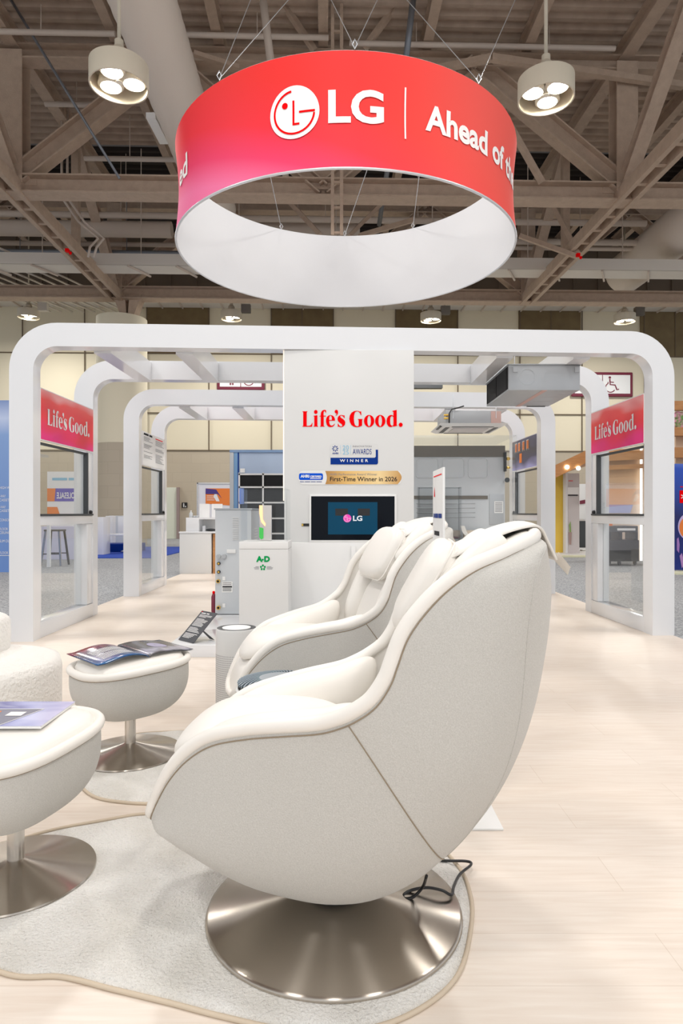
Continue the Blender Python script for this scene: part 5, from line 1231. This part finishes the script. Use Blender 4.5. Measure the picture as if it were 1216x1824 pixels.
# ------------------------------------------------------------------ right side of the hall
WYR = 16.0
cn = thing('timber_canopy', 'orange timber canopy of the house-like booth at right', 'canopy', P(1040, 840, WYR)); ln_ = Vector(cn.location)
TT(MB().prism([(975, 835), (1100, 775), (1100, 797), (975, 858)], WYR, WYR+.3, lambda x, y, h: P(x, y, WYR+(h-WYR))), ln_).build('canopy_beam', M['wood'], cn)
z_ = P(0, 838, WYR)[2]
TT(MB().add([P(975, 845, WYR+.3), P(1100, 800, WYR+.3), P(1070, 822, WYR+2.5), P(975, 852, WYR+2.5)], [(0, 1, 2, 3)]), ln_).build('canopy_ceiling', M['wood'], cn)
for px, py in ((1010, 832), (1030, 834)): c = P(px, py, WYR-.03); TT(MB().tube([c, (c[0], c[1]+.02, c[2])], .05, 12), ln_).build('downlight', M['spot'], cn)
for zz in (0,):
    for (p0, p1, q0, q1) in ((1060, 1150, 806, 822), (1060, 1150, 830, 838)): TT(MB().prism([(p0, q0), (p1, q0-4), (p1, q1-4), (p0, q1)], WYR-1, WYR-.8, lambda x, y, h: P(x, y, h)), ln_).build('cross_beam', M['wood'], cn)
panel('yellow_wall', 'bright yellow booth wall right of the third arch', 'booth wall', 985, 1007, 838, 974, 17.5, M['yellow'], .3, foot=True)
sp_ = thing('booth_poster_wall', 'tall pale booth poster with shelf and plant picture', 'poster', (P(1020, 0, 17.2)[0], 17.2, -.012)); lp_ = Vector(sp_.location)
TT(MB().box(P(1007, 0, 17.2)[0], P(1011, 0, 17.2)[0], 17.2, 17.4, -.012, P(0, 838, 17.2)[2]), lp_).build('wall_edge', M['white'], sp_)
TT(MB().box(P(1011, 0, 17.2)[0], P(1032, 0, 17.2)[0], 17.22, 17.35, -.012, P(0, 843, 17.2)[2]), lp_).build('poster_face', mat('greige', (.62, .58, .58), .6), sp_)
TT(poly_px([(1011, 868), (1031, 868), (1031, 881), (1011, 881)], 17.2), lp_).build('white_band', M['paper'], sp_); TT(poly_px([(1011, 881), (1029, 881), (1029, 883), (1011, 883)], 17.19), lp_).build('poster_words', M['ink'], sp_)
TT(poly_px([(1012, 856), (1020, 856), (1020, 857), (1012, 857)], 17.19), lp_).build('red_words', M['red'], sp_)
TT(poly_px([(1014, 948), (1013, 935), (1016, 928), (1017, 948)], 17.19), lp_).build('printed_leaf', mat('leaf', (.25, .38, .12), .6), sp_)
TT(poly_px([(1012, 948), (1018, 948), (1017, 970), (1013, 970)], 17.185), lp_).build('printed_pot', mat('pot', (.40, .28, .26), .6), sp_)
panel('white_wall_screen', 'white booth wall with dark red words beyond the pale poster', 'booth wall', 1032, 1062, 862, 925, 21.0, M['paper'], .2)
tag(poly_px([(1032, 892), (1042, 890), (1042, 897), (1032, 898)], 20.95).build('maroon_strip', M['maroon']), 'dark red printed strip on the far white booth wall', 'sign')
panel('dark_booth_counter', 'dark cluttered counter beyond the stanchions', 'counter', 1032, 1062, 928, 958, 20.0, M['dark'], .3, foot=True)
sn = thing('stanchion_barrier', 'chrome stanchion barrier with a white rail at right', 'barrier', (P(1020, 0, 18.4)[0], 18.4, 0)); ls = Vector(sn.location)
for px in (998, 1027, 1056):
    xx = P(px, 0, 18.4)[0]-ls.x; q = MB().tube([(xx, 0, .04), (xx, 0, P(0, 928, 18.4)[2])], .05, 14).build('post', M['chrome'], sn, smooth=True, angle=.7); MB().lathe([(.25, 0), (.24, .03), (.06, .07)], 24, (xx, 0, 0)).build('post_base', M['chrome'], q, smooth=True)
MB().box(P(994, 0, 18.4)[0]-ls.x, P(1100, 0, 18.4)[0]-ls.x, -.04, .04, P(0, 927.5, 18.4)[2], P(0, 924.5, 18.4)[2]).build('rail', M['white'], sn)
tag(MB().box(5.0, 9.5, 16.6, 22, -.012, .03).build('booth_floor', M['whitem']), 'white raised floor of the booth at right', 'booth floor')
tag(MB().box(4.9, 11, 16.2, 16.6, -.012, .02).build('cream_floor_strip', M['creamfloor']), 'pale cream edging strip of the right booth floor', 'floor strip')
# black cart
ct = thing('black_cart', 'black service cart on castors seen through the right window', 'cart', (P(1112, 0, 13.6)[0], 13.6, 0)); lt_ = Vector(ct.location)
def cx_(p): return P(p, 0, 13.6)[0]-lt_.x
def cz_(p): return P(0, p, 13.6)[2]
MB().box(cx_(1080), cx_(1138), 0, .6, cz_(1000), cz_(962)).build('cart_body', M['black'], ct, bevel=.01)
MB().box(cx_(1084), cx_(1136), .0, .6, cz_(948), cz_(937)).build('top_tray', M['dark'], ct, bevel=.01)
for p in (1086, 1106, 1134): MB().box(cx_(p)-.03, cx_(p)+.03, .02, .5, cz_(962), cz_(948)).build('cart_upright', M['black'], ct)
MB().box(cx_(1099), cx_(1131), -.01, 0, cz_(945), cz_(941)).build('white_label', M['paper'], ct)
MB().box(cx_(1088), cx_(1094), .1, .2, cz_(937), cz_(932)).build('orange_beacon', M['orange'], ct)
for p in (1088, 1106, 1134): MB().tube([(cx_(p)-.02, .1, .05), (cx_(p)+.02, .1, .05)], .05, 14).build('castor', M['dark'], ct, smooth=True, angle=.7)
# warm backdrop seen through right window
RB = 15.2
rp_ = thing('lounge_backdrop', 'warm beige and lilac booth backdrop seen through the right window', 'backdrop', (P(1110, 0, RB)[0], RB, -.012)); lx = Vector(rp_.location)
TT(MB().box(P(1078, 0, RB)[0], P(1150, 0, RB)[0], RB, RB+.1, -.012, P(0, 800, RB)[2]), lx).build('backdrop_face', blend_mat('warm_backdrop', [(0, (.6, .5, .42)), (.5, (.80, .64, .52)), (.75, (.75, .48, .28)), (1, (.58, .34, .18))], 'Z', .5, 1.2, .3), rp_)
TT(poly_px([(1082, 899), (1127, 899), (1122, 914), (1082, 914)], RB-.01), lx).build('lilac_panel', mat('lilac2', (.45, .50, .80), .5), rp_)
TT(MB().box(P(1141, 0, RB-.1)[0], P(1144, 0, RB-.1)[0], RB-.1, RB-.05, P(0, 1000, RB)[2], P(0, 795, RB)[2]), lx).build('light_tube', emis('tube', (1, .98, .93), 2.0), rp_)
# far right: pergola and blue banner
pg = thing('timber_pergola', 'orange timber pergola at the far right edge', 'pergola', (P(1210, 0, 13)[0], 13, -.012)); lpg = Vector(pg.location)
for (q0, q1) in ((714, 730), (761, 776), (797, 815)): TT(MB().box(P(1190, 0, 13)[0], P(1300, 0, 13)[0], 13, 13.15, P(0, q1, 13)[2], P(0, q0, 13)[2]), lpg).build('beam', M['wood'], pg)
TT(MB().bar(P(1196, 775, 13.2), P(1230, 735, 13.2), .12, .12), lpg).build('strut', M['wood'], pg)
TT(MB().box(P(1203, 0, 13.3)[0], P(1300, 0, 13.3)[0], 13.3, 13.4, -.012, P(0, 735, 13)[2]), lpg).build('back_panel', mat('tan', (.70, .50, .34), .6), pg)
rnd = random.Random(3); mb = MB()
for k in range(26): c = P(rnd.uniform(1200, 1222), rnd.uniform(736, 762), 13.1); mb.sell(c, (.07, .05, .05), nu=8, nv=5)
TT(mb, lpg).build('pink_flowers', mat('flowers', (.70, .30, .42), .7, noise=(9, (.15, .30, .08), (1, 1, 1), .4, .6)), pg)
NY = 12.1
nb = thing('dark_blue_banner', 'deep blue picture banner with glowing orb at the right edge', 'banner', (P(1215, 0, NY)[0], NY, -.012)); lnb = Vector(nb.location)
M['nb'] = blend_mat('night_blue', [(0, (.005, .02, .20)), (.5, (.004, .01, .12)), (.9, (.01, .07, .50)), (1, (.15, .25, .70))], 'Z', .25, 1.5, .4)
TT(MB().box(P(1192, 0, NY)[0], P(1330, 0, NY)[0], NY, NY+.06, -.012+.05, P(0, 826, NY)[2]), lnb).build('banner_face', M['nb'], nb)
TT(poly_px(ell(1226, 938, 19, 24, 40), NY-.005), lnb).build('orb_rim', mat('orb_rim', (.55, .45, .75), .3), nb); TT(poly_px(ell(1226, 940, 16.5, 20, 40), NY-.008), lnb).build('orb', M['orange'], nb)
TT(poly_px([(1205, 960), (1208, 957), (1210, 970), (1209, 985), (1205, 980)], NY-.006), lnb).build('printed_finger', mat('finger', (.35, .18, .50), .5), nb); TT(poly_px([(1210, 990), (1214, 985), (1219, 1005), (1214, 1012)], NY-.006), lnb).build('printed_finger', M['seam'] if False else mat('finger2', (.40, .22, .50), .5), nb)
TT(poly_px([(1210, 873.5), (1230, 873.5), (1230, 896), (1210, 896)], NY-.006), lnb).build('red_square', M['red'], nb)
mb = MB()
for k in range(3): aa = PI*k/3+PI/2; mb.add(*(lambda q: (q.v, q.f))(poly_px(thick([(1218+6*math.cos(aa), 884.5+6*math.sin(aa)), (1218-6*math.cos(aa), 884.5-6*math.sin(aa))], 1.6), NY-.009)))
TT(mb, lnb).build('white_asterisk', M['paper'], nb); TT(poly_px([(1211, 866.5), (1235, 866.5), (1235, 868), (1211, 868)], NY-.006), lnb).build('red_rule', M['red'], nb)
tag(MB().box(6.0, 9, 11.7, 12.1, -.012, .02).build('cream_floor_strip', M['creamfloor']), 'pale cream strip in front of the deep blue banner', 'floor strip')
